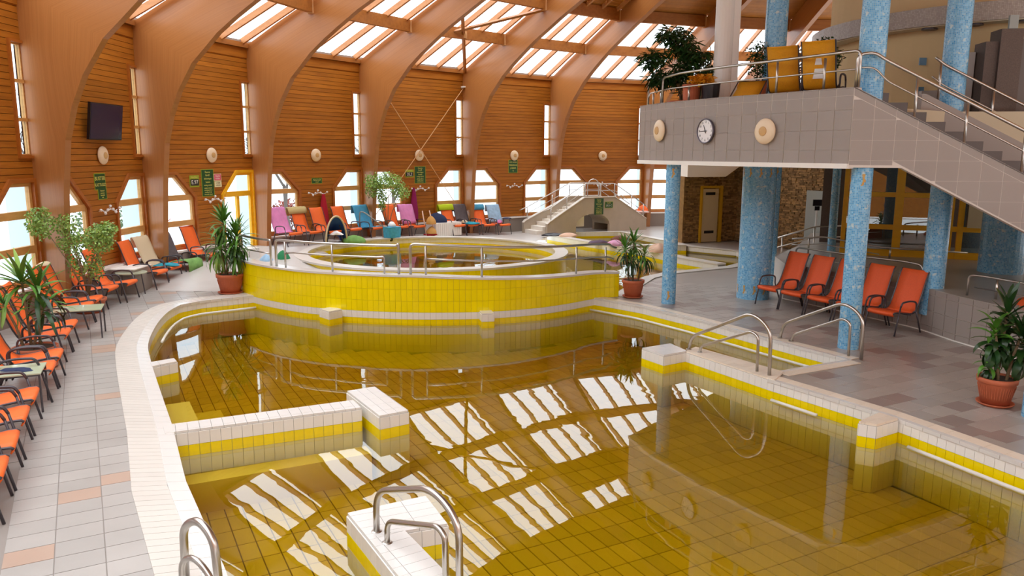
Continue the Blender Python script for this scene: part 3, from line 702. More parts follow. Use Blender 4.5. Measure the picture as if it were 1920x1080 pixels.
# white nosing bars at the waterline
for nm, ln, off, lb in (('left', P1L[18:], -.13, 'left'), ('right', P1R, -.13, 'r'), ('near', [(3.78, 10.62), (4.18, 9.98)], -.1, 'n'), ('front', [(4.86, 8.85), (5.09, 8.35), (5.39, 7.68), (6.3, 5.9)], -.12, 'f')):
    pl = resample(ln, .3); q = offset(pl, off)
    o = obj('pool_nosing', MB().tube([(p[0], p[1], WZ - .005) for p in q], .026, 8), 'lip', smooth=True, kind='structure')
# low divider walls with white tops
def divider(name, label, outline, vis, top='lip', ztop=.026, kind=None):
    t = thing(name, label, 'pool wall', (outline[0][0], outline[0][1], -.85)); area = sum(outline[i][0] * outline[(i + 1) % len(outline)][1] - outline[(i + 1) % len(outline)][0] * outline[i][1] for i in range(len(outline)))
    if area > 0: outline = outline[::-1]                # clockwise: water on the left of each edge
    obj('core', MB().prism(outline, -.85, .0), 'grout', t)
    W, Y, U = [], [], []
    for i in range(len(outline)):
        a, b_ = outline[i], outline[(i + 1) % len(outline)]
        W += strip_tiles([a, b_], 0, .118, -.150, -.004); Y += strip_tiles([a, b_], 0, .118, -.285, -.154); U += strip_tiles([a, b_], 0, .118, -.84, -.289)
    pieces(t, W, 'white_tile', 'white', 120); pieces(t, Y, 'yellow_tile', 'yellow', 120); pieces(t, U, 'lower_tile', 'under', 60)
    c = (sum(p[0] for p in outline) / len(outline), sum(p[1] for p in outline) / len(outline))
    # cap tiles cut to the outline's own grid
    a, b_ = outline[0], outline[1]; th = atan2(b_[1] - a[1], b_[0] - a[0]); cap = []
    xs = [((p[0] - a[0]) * cos(th) + (p[1] - a[1]) * sin(th), -(p[0] - a[0]) * sin(th) + (p[1] - a[1]) * cos(th)) for p in outline]
    def clip(poly, f):
        out = []
        for i in range(len(poly)):
            p, q = poly[i - 1], poly[i]; fp, fq = f(p), f(q)
            if (fp >= 0) != (fq >= 0):
                tt = fp / (fp - fq); out.append((p[0] + (q[0] - p[0]) * tt, p[1] + (q[1] - p[1]) * tt))
            if fq >= 0: out.append(q)
        return out
    if vis:
        for i in range(int(min(p[0] for p in xs) / .13) - 1, int(max(p[0] for p in xs) / .13) + 2):
            for j in range(int(min(p[1] for p in xs) / .25) - 1, int(max(p[1] for p in xs) / .25) + 2):
                cell = xs
                # convex outlines only
                for f in (lambda p: p[0] - i * .13 - .002, lambda p: (i + 1) * .13 - .002 - p[0], lambda p: p[1] - j * .25 - .002, lambda p: (j + 1) * .25 - .002 - p[1]):
                    cell = clip(cell, f)
                    if len(cell) < 3: break
                if len(cell) >= 3:
                    q = [(a[0] + p[0] * cos(th) - p[1] * sin(th), a[1] + p[0] * sin(th) + p[1] * cos(th)) for p in cell]; cap.append((hypot(*q[0]), MB().prism(q, 0, ztop)))
        pieces(t, cap, 'cap_tile', top, 150)
    return t
divider('divider_wall', 'low white topped tiled wall running out into the pool from the left edge', [(-3.96, 8.42), (-1.90, 9.36), (-2.06, 9.66), (-4.1, 8.68)], True)
divider('divider_block', 'white tiled block at the free end of the left low pool wall', [(-1.61, 9.05), (-1.29, 9.26), (-1.88, 10.25), (-2.22, 10.05)], True)
divider('divider_block', 'white tiled block in the pool below the right handrails', [(2.17, 12.48), (2.44, 12.02), (2.88, 12.30), (2.70, 12.80)], True, 'lip')
divider('divider_wall', 'low tiled wall with pale top carrying the middle pair of handrails', [(2.84, 12.30), (3.76, 10.66), (4.04, 11.10), (3.08, 12.58)], True, 'coping2')
divider('divider_post', 'tiled post with beige cap jutting from the right pool edge', [(4.20, 8.93), (4.37, 8.83), (4.73, 9.05), (4.60, 9.26)], True, 'coping2', .03)
divider('divider_block', 'white tiled block in the foreground pool, below the front handrail', [(-1.46, 6.46), (-1.20, 6.02), (-.55, 6.27), (-.80, 6.82)], True)
divider('divider_wall', 'white topped tiled wall leading from the foreground block to the near pool edge', [(-1.20, 6.02), (.02, 3.9), (.36, 4.08), (-.90, 6.14)], True)
divider('divider_post', 'short white topped tiled stub at the left pool edge', [(-5.52, 11.44), (-5.39, 11.2), (-5.14, 11.5), (-5.26, 11.68)], True)
divider('divider_post', 'left of the two small white tiled posts at the foot of the yellow wall', [(-3.96, 15.62), (-3.70, 15.34), (-3.50, 15.58), (-3.72, 15.86)], True, 'lip', .02)
divider('divider_post', 'right of the two small white tiled posts at the foot of the yellow wall', [(-.66, 15.5), (-.60, 15.22), (-.36, 15.27), (-.42, 15.56)], True, 'lip', .02)
# the water itself
def water(name, label, poly, z0, z1, m):
    o = obj(name, MB().prism(poly, z0, z1), m); return tag(o, label, 'water', kind='stuff')
water('pool_water', 'clear olive brown thermal water filling the large lower pool', offset(POOL + POOL[:1], -.0)[:-1], -.848, WZ, 'water')

# curved yellow wall between the pools
def wtop(x): return .62 + .0 * x if False else max(.54, min(.76, .70 - .045 * (x + .6)))
cw = thing('curved_wall', 'long curved yellow tiled wall with a white rim standing in the pool', 'wall', kind='structure')
CWL = WALLP                                            # going right, water/camera on the right hand side
INW = offset(WALLP, .22)
obj('core', MB().prism(CWL + INW[::-1], -.85, lambda x, y: wtop(x) - .04), 'grout_y', cw)
rev = CWL[::-1]
def curved_rows(zf, nm, m, lim, step=.118):
    out = []; P = resample(rev, step)
    for a, b_ in zip(P[:-1], P[1:]):
        z0, z1 = zf((a[0] + b_[0]) / 2)
        if z1 - z0 < .01: continue
        l = hypot(b_[0] - a[0], b_[1] - a[1]); nx, ny = left(a, b_, .012); e = .002 / l
        a2 = (a[0] + (b_[0] - a[0]) * e, a[1] + (b_[1] - a[1]) * e); b2 = (b_[0] - (b_[0] - a[0]) * e, b_[1] - (b_[1] - a[1]) * e)
        out.append((hypot(*a), MB().prism([a2, b2, (b2[0] + nx, b2[1] + ny), (a2[0] + nx, a2[1] + ny)], z0 + .002, z1 - .002)))
    pieces(cw, out, nm, m, lim)
curved_rows(lambda x: (-.01, .22), 'yellow_tile', 'yellow2', 90)
curved_rows(lambda x: (.22, .46), 'yellow_tile', 'yellow2', 90)
curved_rows(lambda x: (.46, wtop(x) - .04), 'yellow_tile', 'yellow2', 90)
curved_rows(lambda x: (-.155, -.01), 'white_tile', 'white', 90)
curved_rows(lambda x: (-.285, -.155), 'band_tile', 'yellow', 90)
curved_rows(lambda x: (-.84, -.285), 'lower_tile', 'under', 20)
obj('rim_cap', MB().prism(offset(WALLP, -.03) + offset(WALLP, .26)[::-1], lambda x, y: wtop(x) - .04, lambda x, y: wtop(x)), 'lip', cw)

# round raised pool behind the wall
rg = thing('round_pool', 'round raised pool ring with white coping and yellow tiled inside', 'pool', (*RC, 0), kind='structure')
RZ = .34
def ring(r0, r1, z0, z1, k=72):
    mb = MB()
    for i in range(k):
        a, b_ = 2 * pi * i / k, 2 * pi * (i + 1) / k; mb.prism([ringp(r0, a), ringp(r1, a), ringp(r1, b_), ringp(r0, b_)], z0, z1)
    return mb
obj('coping_ring', ring(RR - .32, RR + .06, RZ - .05, RZ), 'coping', rg)
obj('ring_wall', ring(RR - .26, RR, -.6, RZ - .05), 'yellow', rg)
CI = [ringp(RR - .26, 2 * pi * k / 120) for k in range(121)]
pieces(rg, strip_tiles(CI, 0, .19, RZ - .20, RZ - .052), 'white_tile', 'white', 130)
pieces(rg, strip_tiles(CI, 0, .19, RZ - .34, RZ - .204), 'yellow_tile', 'yellow', 100)
obj('inner_step', ring(RR - .75, RR - .27, -.6, -.12), 'yellow', rg)
obj('ring_floor', MB().lathe([(RR - .3, -.6), (RR - .3, -.5)], (*RC, 0), 48), 'poolfloor', rg)
CO = [ringp(RR + .002, -2 * pi * k / 120) for k in range(121)]
pieces(rg, strip_tiles(CO, 0, .19, -.3, RZ - .055), 'outer_tile', 'yellow', 0)
water('pool_water', 'olive water inside the round raised pool', [ringp(RR - .27, 2 * pi * k / 60) for k in range(60)], -.49, .06, 'water2')

# upper pool on the right of the ring
ub = thing('upper_pool', 'upper pool with white coping between the round pool and the footbridge', 'pool', kind='structure')
UPW = UP + [(1.75, 23.4), (1.5, 21), (1.0, 19)] + [(-.6, 15.7), (.45, 16.1), (1.2, 16.62), (1.8, 17.2)][1:]
mb = MB(); n = len(UP)
obj('basin_floor', MB().prism([(-1.5, 16.2), (.45, 16.1), (1.2, 16.62)] + UP + [(-.5, 26)], -.75, -.62), 'poolfloor', ub)
for i in range(len(UP) - 3):
    a, b_ = UP[i], UP[i + 1]; nx, ny = left(a, b_, -.12); mb.prism([a, b_, (b_[0] + nx, b_[1] + ny), (a[0] + nx, a[1] + ny)], -.75, -.012)
obj('basin_wall', mb, 'yellow', ub)
line = UP[:11][::-1]
pieces(ub, strip_tiles(UP[:11], 0, .2, -.15, -.014), 'white_tile', 'white', 150)
a_, o_2 = offset(UP[:11], .02), offset(UP[:11], -.30)
pieces(ub, band_tiles(a_, o_2, .24, .0, .02), 'coping_tile', 'coping', 120)
water('pool_water', 'olive water of the upper pool between the round pool and the footbridge', [(-1.2, 16.2), (.45, 16.15), (1.2, 16.65), (1.8, 17.2)] + UP + [(1.2, 26)] + [ringp(RR + .05, radians(a)) for a in (20, 0, -20, -40, -60, -80)], -.61, -.20, 'water2')
for i, (pl, lb) in enumerate((([(6.10, 22.28), (5.26, 23.66), (4.57, 25.33), (3.75, 26.5)], 'nearer of two low white walls crossing the upper pool'), ([(3.75, 26.5), (2.71, 28.02), (1.5, 30.2)], 'low white wall in front of the footbridge arch'), ([(3.75, 26.5), (5.2, 27.1), (6.1, 27.0)], 'low white wall at the back of the upper pool'))):
    pl = resample(pl, .4); w = thing('divider_wall', lb, 'pool wall', (*pl[0], -.6)); L_, R_ = offset(pl, .14), offset(pl, -.14)
    obj('core', MB().prism(L_ + R_[::-1], -.6, .03), 'grout', w); obj('cap', MB().prism(offset(pl, .17) + offset(pl, -.17)[::-1], .03, .07), 'coping', w)
    for sd in (R_[::-1], L_):
        pieces(w, strip_tiles(sd, 0, .2, -.13, .028), 'white_tile', 'white', 60); pieces(w, strip_tiles(sd, 0, .2, -.5, -.134), 'yellow_tile', 'yellow', 60)

# ------------------------------------------------------------------ gallery, stair, columns
GZ0, GZ1 = 3.02, 4.25
GF = smoothline([(2.84, 17.7), (3.12, 16.6), (3.56, 15.6), (4.0, 14.72), (4.55, 13.85), (5.36, 12.5)], 5)
GF = resample(GF, .325)
U = Vector((.99, -.139, 0)); NW = Vector((.139, .99, 0)); P0 = Vector((5.36, 12.5, 0))
def sp(s, w, z): q = P0 + U * s + NW * w; return Vector((q.x, q.y, z))
ga = thing('gallery', 'upper gallery with curved grey tiled parapet over the blue columns', 'gallery', kind='structure')
BACKL = [(5.0, 20.2), (7.5, 23.5), (12, 24), (16, 20), (16, 12.2)]
obj('floor_slab', MB().prism(GF + [tuple(sp(.5, .15, 0))[:2], tuple(sp(2.0, 1.6, 0))[:2], (16, 12.5)] + BACKL[::-1][1:], GZ0 + .03, 3.95), 'soffit', ga)
obj('slab_edge', MB().prism(offset(GF, -.03) + offset(GF, .12)[::-1], GZ0 - .04, GZ0 + .04), 'slab', ga)
obj('parapet_core', MB().prism(GF + offset(GF, .18)[::-1], GZ0 + .03, GZ1 - .012), 'ggrout', ga)
obj('parapet_end', MB().prism([(2.84, 17.7), (5.0, 20.2), (5.1, 20.1), (2.98, 17.6)], GZ0 - .02, GZ1 - .012), 'gtile', ga)
# facade tiles: line goes near->far with the camera side on the left... far->near has it on the right
TL = []
GR = GF[::-1]
rows = [(3.045, 3.27), (3.275, 3.585), (3.59, 3.90), (3.905, 4.12), (4.125, 4.235)]
for z0, z1 in rows: TL += strip_tiles(GR, 0, .325, z0, z1, .014, .004)
pieces(ga, TL, 'tile', 'gtile')
CT = band_tiles(offset(GF, -.012), offset(GF, .19), .325, GZ1 - .012, GZ1, .01); pieces(ga, CT, 'cap_tile', 'gtile')
# stair flight along U, going down to the right
SL = .51
stf = thing('stair', 'grey tiled stair descending to the right from the gallery', 'stair', kind='structure')
SEND = 8.0
prof = [(0, GZ0 - .02), (.8, GZ0 - .02), (.8 + (GZ0 / SL) * 1.0, 0), (8.0, 0), (8.0, .12), (8.0, .17), (0, GZ1 - .012)]
prof = [(0, GZ0 - .02), (.8, GZ0 - .02), (6.6, 0.02), (8.1, .02), (8.1, .12), (.04, GZ1 - .012), (0, GZ1 - .012)]
obj('side_wall', MB().slab(prof, lambda p, q, w: tuple(sp(p, w, q)), 0, .16), 'ggrout', stf)
def clip2(poly, f):
    out = []
    for i in range(len(poly)):
        p, q = poly[i - 1], poly[i]; fp, fq = f(p), f(q)
        if (fp >= 0) != (fq >= 0): tt = fp / (fp - fq); out.append((p[0] + (q[0] - p[0]) * tt, p[1] + (q[1] - p[1]) * tt))
        if fq >= 0: out.append(q)
    return out
topl = lambda s: GZ1 - .012 - SL * s
botl = lambda s: GZ0 - .52 * max(0, s - .8)
STL = []
def cell_tile(poly):
    if len(poly) >= 3:
        xs = [p[0] for p in poly]; ys = [p[1] for p in poly]
        if max(xs) - min(xs) > .03 and max(ys) - min(ys) > .03: STL.append((min(xs), MB().slab(poly, lambda p, q, w: tuple(sp(p, w, q)), -.004, .0)))
for i in range(0, 12):
    for z0, z1 in [(-.35 + k * .315, -.04 + k * .315) for k in range(14)]:
        c = [(i * .33 + .005, z0), (i * .33 + .325, z0), (i * .33 + .325, z1), (i * .33 + .005, z1)]
        c = clip2(c, lambda p: topl(p[0]) - .125 - p[1]); 
        if c: c = clip2(c, lambda p: p[1] - (GZ0 + .02)) if i < 2 else clip2(c, lambda p: p[1] - (GZ0 - .52 * (p[0] - .8)) - .015)
        if c: cell_tile(c)
for i in range(14):                                     # sloping border row under the coping
    a, b_ = i * .33 + .005, i * .33 + .325; cell_tile([(a, topl(a) - .115), (b_, topl(b_) - .115), (b_, topl(b_) - .005), (a, topl(a) - .005)])
pieces(stf, STL, 'tile', 'gtile')
CP = []
for i in range(14):
    a, b_ = i * .33 + .005, i * .33 + .325
    CP.append((a, MB().slab([(a, topl(a)), (b_, topl(b_)), (b_, topl(b_) + .012), (a, topl(a) + .012)], lambda p, q, w: tuple(sp(p, w, q)), -.02, .18)))
pieces(stf, CP, 'cap_tile', 'gdark')
for k in range(16):
    s0 = .35 + k * .30; z = topl(s0) + .13
    obj('step', MB().slab([(s0, z - .5), (s0 + .31, z - .5), (s0 + .31, z), (s0, z)], lambda p, q, w: tuple(sp(p, w, q)), .45, 1.55), 'gdark', stf)
prof2 = [(1.55, 3.4), (1.55, GZ1), (1.62, GZ1), (7.0, GZ1 - SL * 5.4), (7.0, GZ1 - SL * 5.4 - 1.3), (3, 2.2)]
obj('far_parapet', MB().slab(prof2, lambda p, q, w: tuple(sp(p, w, q)), 1.55, 1.75), 'gtile', stf)
fl2 = [(1.9, 4.0), (1.9, 4.38), (7.0, 4.5), (7.0, 1.0)]
obj('upper_parapet', MB().slab(fl2, lambda p, q, w: tuple(sp(p, w, q)), 2.6, 2.75), 'gtile', stf)

def column(name, label, x, y, r, z0, z1, m='mosaic', k=28, gold=()):
    c = thing(name, label, 'column', (x, y, z0), kind='structure'); mb = MB()
    for i in range(k + 1):
        a = 2 * pi * i / k
        for z in (z0, z1): mb.uv[len(mb.v)] = (a * r, z); mb.v.append((x + r * cos(a), y + r * sin(a), z))
    for i in range(k): mb.f.append((2 * i, 2 * i + 2, 2 * i + 3, 2 * i + 1))
    mb.f += [tuple(2 * i + 1 for i in range(k)), tuple(2 * i for i in range(k))[::-1]]
    obj('shaft', mb, m, c, smooth=False)
    for zc in gold:                                   # little gold seahorse-like mosaic marks set in the blue
        for j in range(max(3, int(2 * pi * r / .22))):
            a = -pi / 2 - .25 + 2 * pi * j / max(3, int(2 * pi * r / .22)); mk = MB()
            for (u, v, w, h) in ((0, .05, .045, .035), (.0, .01, .03, .05), (.012, -.04, .045, .05), (-.004, -.085, .03, .04), (-.02, -.11, .03, .02)):
                q = []
                for du in (-w / 2, w / 2):
                    aa = a + (u + du) / r; q.append((x + (r + .003) * cos(aa), y + (r + .003) * sin(aa)))
                mk.add([(q[0][0], q[0][1], zc + v - h / 2), (q[1][0], q[1][1], zc + v - h / 2), (q[1][0], q[1][1], zc + v + h / 2), (q[0][0], q[0][1], zc + v + h / 2)], [(0, 1, 2, 3)])
            obj('mosaic_mark', mk, 'gold', c)
    return c
column('mosaic_column', 'slim blue mosaic column at the left end of the gallery, by the potted plant', 3.40, 16.52, .15, 0, GZ0, gold=(2.83, .22))
column('mosaic_column', 'blue mosaic column standing on the deck beside the right handrail', 5.66, 12.66, .165, 0, GZ0, gold=(2.83,))
column('mosaic_column', 'thick blue mosaic column left of the row of five orange chairs', 5.46, 17.25, .36, 0, GZ0, gold=(2.83, .25))
column('mosaic_column', 'slender blue mosaic column just left of the thickest one, half hidden', 5.62, 18.6, .10, 0, GZ0)
column('mosaic_column', 'slim blue mosaic column just right of the thickest one', 6.42, 19.0, .115, 0, GZ0, gold=(2.83,))
column('mosaic_column', 'slim blue mosaic column at the left of the yellow glazed screen', 8.05, 19.4, .10, .4, GZ0)
column('mosaic_column', 'blue mosaic column rising through the grey tiled platform wall under the stair', 7.75, 14.05, .19, .3, GZ0)
column('mosaic_column', 'broad dark blue mosaic column far right under the stair', 10.2, 16.0, .42, .6, GZ0)
column('mosaic_column', 'blue mosaic column at the right edge of the frame beside the potted plant', 6.53, 9.2, .165, 0, GZ0)
column('mosaic_column', 'blue mosaic column on the gallery at the head of the stair', 5.75, 12.85, .205, 3.9, 8.6)
column('mosaic_column', 'blue mosaic column on the upper level behind the stair rails', 7.75, 14.05, .205, 3.9, 9.2)
column('mosaic_column', 'blue mosaic column on the gallery behind the amber loungers', 5.28, 16.2, .215, 3.95, 8.2)
c = thing('white_column', 'pale grey steel column on the gallery beside the tall indoor tree', 'column', (4.36, 16.5, 3.95), kind='structure')
obj('shaft', MB().lathe([(.20, 3.95), (.20, 9.3)], (4.33, 16.5, 0), 20), 'slab', c); obj('duct', MB().box(4.42, 4.60, 16.36, 16.62, 3.95, 9.3), 'slab', c)
# core of the building on the gallery
co = thing('wall_core', kind='structure')
obj('plaster_drum', MB().lathe([(3.55, 3.9), (3.55, 9.8)], (10.85, 17.9, 0), 64), 'cream', co)
def band(r0, r1, z0, z1, name, m, a0=0, a1=360, k=72, c=(10.85, 17.9)):
    mb = MB()
    for i in range(k):
        t0, t1 = radians(a0 + (a1 - a0) * i / k), radians(a0 + (a1 - a0) * (i + 1) / k); b0 = len(mb.v)
        for (t, u) in ((t0, 0), (t1, 1)):
            for r, z in ((r1, z0), (r1, z1), (r0, z1), (r0, z0)): mb.uv[len(mb.v)] = (t * r1, z); mb.v.append((c[0] + r * cos(t), c[1] + r * sin(t), z))
        mb.f += [(b0, b0 + 4, b0 + 5, b0 + 1), (b0 + 1, b0 + 5, b0 + 6, b0 + 2), (b0 + 3, b0 + 2, b0 + 6, b0 + 7), (b0, b0 + 3, b0 + 7, b0 + 4)]
    return obj(name, mb, m, co)
band(3.5, 3.95, 5.62, 5.95, 'ring_canopy', 'band'); band(3.4, 3.9, 5.60, 5.622, 'canopy_soffit', 'soffit')
band(3.5, 3.72, 3.9, 4.72, 'bar_front', 'band', 138, 172)
for a in (-128, -116, -140):
    obj('soffit_light', MB().lathe([(.14, 5.57), (.14, 5.60)], (10.85 + 3.72 * cos(radians(a)), 17.9 + 3.72 * sin(radians(a)), 0), 16), 'darkmetal', co)
obj('plaster_wall', MB().prism([(11.2, 14.9), (17, 13.6), (17, 13.9), (11.3, 15.2)], 3.9, 9.5), 'cream', co)
pil = thing('stone_pilaster', 'speckled brown stone pilaster beside the upper stair', 'pilaster', (8.6, 14.1, 3.9), kind='structure')
obj('pier', MB().prism([(8.44, 13.93), (8.80, 13.88), (8.86, 14.3), (8.5, 14.35)], 3.9, 5.36), 'speck', pil); obj('pier_step', MB().prism([(8.26, 14.05), (8.45, 14.0), (8.5, 14.4), (8.3, 14.45)], 3.9, 5.16), 'speck', pil)
obj('wall_light', MB().prism([(8.54, 13.90), (8.68, 13.88), (8.69, 13.94), (8.55, 13.96)], 5.36, 5.58), 'panelgrey', pil); obj('low_wall', MB().prism([(8.84, 14.0), (12.5, 13.5), (12.55, 13.8), (8.9, 14.3)], 3.9, 5.2), 'gdark', pil)
obj('light_panel', MB().prism([(7.99, 14.45), (8.27, 14.35), (8.3, 14.5), (8.02, 14.6)], 3.9, 5.02), 'gtile', pil)
for i, z in enumerate((5.0, 4.45)):
    o = obj('wall_notice', MB().box(7.92, 8.06, 15.62, 15.64, z - .07, z + .07), 'bluecast'); tag(o, ('upper' if i == 0 else 'lower') + ' small pale blue notice on the beige wall beside the upper column', 'notice')

# railings (steel tubes)
def railing(name, label, tubes, posts, r=.022, group=None, cat='railing', flanges=()):
    t = thing(name, label, cat, tubes[0][1][0], group=group)
    for nm, pts, rr in tubes: obj(nm, MB().tube(fillet(pts, .24 if cat == 'handrail' else .1, 7), rr, 10), 'steel', t, smooth=True)
    for a, b_ in posts: obj('post', MB().tube([a, b_], r, 8), 'steel', t, smooth=True)
    for f in flanges: obj('flange', MB().lathe([(.045, 0), (.045, .008), (.03, .014)], f, 14), 'steel', t)
    return t
GI = offset(GF, .09)
def gp(i, z): return (GI[i][0], GI[i][1], z)
ng = len(GI)
i0 = 3
railing('gallery_railing', 'steel railing along the curved gallery parapet in front of the amber loungers',
        [('top_rail', [gp(i0, GZ1)] + [gp(i0, GZ1 + .52)] + [gp(i, GZ1 + .56) for i in range(i0 + 2, ng - 1)] + [gp(ng - 1, GZ1 + .56), gp(ng - 1, GZ1)], .024),
         ('mid_rail', [gp(i0, GZ1 + .27)] + [gp(i, GZ1 + .28) for i in range(i0 + 1, ng)], .014)],
        [(gp(6, GZ1), gp(6, GZ1 + .27)), (gp(13, GZ1), gp(13, GZ1 + .56)), (gp(ng - 3, GZ1), gp(ng - 3, GZ1 + .5))])
railing('gallery_railing', 'short steel railing loop at the far left end of the gallery parapet',
        [('top_rail', [gp(3, GZ1), gp(3, GZ1 + .52), gp(1, GZ1 + .5), (3.05, 17.9, GZ1 + .46), (3.05, 17.9, GZ1)], .022), ('mid_rail', [gp(3, GZ1 + .27), gp(1, GZ1 + .25), (3.05, 17.9, GZ1 + .2)], .014)],
        [((3.2, 18.1, GZ1), (3.2, 18.1, GZ1 + .3)), ((3.35, 18.0, GZ1), (3.35, 18.0, GZ1 + .42))])
railing('stair_railing', 'near steel railing sloping down the gallery stair parapet',
        [('top_rail', [sp(.04, .08, GZ1), sp(.04, .08, GZ1 + .5), sp(.28, .08, GZ1 + .53)] + [sp(.45 + .5 * k, .08, topl(.45 + .5 * k) + .66) for k in range(12)], .026),
         ('mid_rail', [sp(.04, .08, GZ1 + .3), sp(.3, .08, GZ1 + .3)] + [sp(.5 + .5 * k, .08, topl(.5 + .5 * k) + .36) for k in range(12)], .015)],
        [(sp(s, .08, topl(s)), sp(s, .08, topl(s) + .66)) for s in (.95, 1.72, 2.6, 3.5)])
railing('stair_railing', 'far steel railing sloping down the gallery stair beside the upper column',
        [('top_rail', [sp(1.75, 1.65, GZ1 + .62)] + [sp(1.9 + .5 * k, 1.65, GZ1 + .60 - SL * (.2 + .5 * k)) for k in range(10)], .024),
         ('mid_rail', [sp(1.72, 1.65, GZ1 + .3)] + [sp(1.9 + .5 * k, 1.65, GZ1 + .26 - SL * (.2 + .5 * k)) for k in range(10)], .014)],
        [(sp(s, 1.65, GZ1 - SL * (s - 1.62)), sp(s, 1.65, GZ1 + .62 - SL * (s - 1.68))) for s in (1.85, 2.75, 3.6)])
railing('stair_railing', 'steel railing on the upper landing in front of the brown stone pilaster',
        [('top_rail', [sp(2.75, 2.68, 4.3), sp(2.75, 2.68, 5.02), sp(3.1, 2.68, 5.08), sp(6.5, 2.68, 5.3)], .022), ('mid_rail', [sp(2.75, 2.68, 4.72), sp(6.5, 2.68, 4.95)], .014)], [(sp(4.6, 2.68, 4.4), sp(4.6, 2.68, 5.18))])

# raised platform on the right with grey tiled front
pf = thing('platform', 'raised platform with grey tiled front wall behind the orange chairs', 'platform', kind='structure')
PZ = .80
obj('platform_body', MB().prism(PLATF + [(14, 8.5), (14, 24), (9.3, 24), (7.6, 20.5), (6.3, 18.4)], 0, PZ - .01), 'ggrout', pf)
PR = PLATF[::-1]
TL = []
for z0, z1 in ((.01, .12), (.128, .40), (.408, .69), (.698, .79)): TL += strip_tiles(PR[:], 0, .31, z0, z1, .012, .012)
pieces(pf, TL, 'tile', 'gtile'); obj('platform_floor', MB().prism(PLATF + [(14, 8.5), (14, 24), (9.3, 24), (7.6, 20.5), (6.3, 18.4)], PZ - .01, PZ), 'deckplain2', pf)
obj('skirting', MB().prism(offset(PLATF, -.025) + offset(PLATF, .0)[::-1], 0, .02), 'slab', pf)
PI = offset(PLATF, .10)
railing('platform_railing', 'steel railing on the grey platform behind the five orange chairs',
        [('top_rail', [(6.28, 17.0, PZ), (6.28, 17.0, PZ + .38), (6.72, 16.2, PZ + .38), (7.05, 15.5, PZ + .38), (7.5, 14.6, PZ + .40), (7.66, 14.3, PZ + .38), (7.68, 14.25, PZ)], .02), ('mid_rail', [(6.28, 17.0, PZ + .18), (6.72, 16.2, PZ + .18), (7.05, 15.5, PZ + .18), (7.6, 14.4, PZ + .18)], .012)],
        [((6.72, 16.2, PZ), (6.72, 16.2, PZ + .38)), ((7.05, 15.5, PZ), (7.05, 15.5, PZ + .38))])
railing('platform_railing', 'steel railing loop on the platform wall behind the potted dracaena',
        [('top_rail', [(7.92, 13.25, PZ), (7.92, 13.25, PZ + .36), (8.02, 12.95, PZ + .38), (8.35, 11.9, PZ + .38), (8.8, 10.6, PZ + .38)], .02), ('mid_rail', [(7.95, 13.1, PZ + .17), (8.35, 11.9, PZ + .17), (8.8, 10.6, PZ + .17)], .012)], [((8.2, 12.9, PZ), (8.2, 12.9, PZ + .34)), ((8.3, 12.0, PZ), (8.3, 12.0, PZ + .38))])
railing('ramp_railing', 'steel ramp railing in front of the stone wall behind the orange chairs',
        [('top_rail', [(6.9, 19.0, PZ + .35), (7.6, 18.9, PZ + .42), (8.7, 18.2, PZ + .25), (10.2, 17.2, PZ + .25)], .018), ('mid_rail', [(6.9, 19.0, PZ + .2), (7.6, 18.9, PZ + .24), (8.7, 18.2, PZ + .08)], .012)], [((7.3, 18.95, PZ), (7.3, 18.95, PZ + .4)), ((8.1, 18.6, PZ), (8.1, 18.6, PZ + .36)), ((8.9, 18.1, PZ), (8.9, 18.1, PZ + .25))])
railing('ramp_railing', 'farther steel ramp railing rising beside the stone wall',
        [('top_rail', [(6.9, 21.5, .75), (8.3, 21.2, 1.25), (9.0, 21.0, 1.3)], .02), ('mid_rail', [(6.9, 21.5, .5), (8.3, 21.2, .95), (9.0, 21.0, 1.0)], .014)], [((7.0, 21.5, 0), (7.0, 21.5, .78)), ((7.5, 21.4, 0), (7.5, 21.4, .96)), ((8.3, 21.2, 0), (8.3, 21.2, 1.25))])
# mustard framed glazed screen
gs = thing('window_screen', 'mustard yellow framed glazed screen under the stair', 'glazed screen', kind='structure')
ga0, ga1 = Vector((8.1, 18.9, 0)), Vector((11.6, 17.55, 0)); gu = (ga1 - ga0).normalized(); gn = Vector((-gu.y, gu.x, 0)); GLn = (ga1 - ga0).length
def gsp(s, w, z): q = ga0 + gu * s + gn * w; return (q.x, q.y, z)
for s, w in ((0, .05), (.34, .05), (1.18, .09), (2.22, .12), (2.5, .06), (3.45, .07)): obj('mullion', MB().slab([(s - w, PZ), (s + w, PZ), (s + w, GZ0), (s - w, GZ0)], lambda p, q, y: gsp(p, y, q), -.05, .05), 'mustard', gs)
for z, h in ((2.97, .06), (2.27, .055), (1.5, .06), (.86, .10)): obj('rail', MB().slab([(0, z - h), (GLn, z - h), (GLn, z + h), (0, z + h)], lambda p, q, y: gsp(p, y, q), -.04, .04), 'mustard', gs)
for s0, s1 in ((.05, .29), (.39, 1.09), (1.27, 2.1), (2.56, 3.38)):
    for z0, z1 in ((.96, 1.44), (1.56, 2.21), (2.33, 2.91)): obj('pane', MB().slab([(s0, z0), (s1, z0), (s1, z1), (s0, z1)], lambda p, q, y: gsp(p, y, q), -.01, .0), 'dark_pane', gs)
obj('back_wall', MB().slab([(-.5, PZ), (GLn + 2, PZ), (GLn + 2, GZ0), (-.5, GZ0)], lambda p, q, y: gsp(p, y, q), 2.6, 2.7), 'speck', gs)
o = obj('wall_board', MB().slab([(2.62, 1.55), (3.05, 1.55), (3.05, 2.4), (2.62, 2.4)], lambda p, q, y: gsp(p, y, q), -.12, -.09), 'doorp'); tag(o, 'plain pale board hanging in the yellow glazed screen under the stair', 'board')

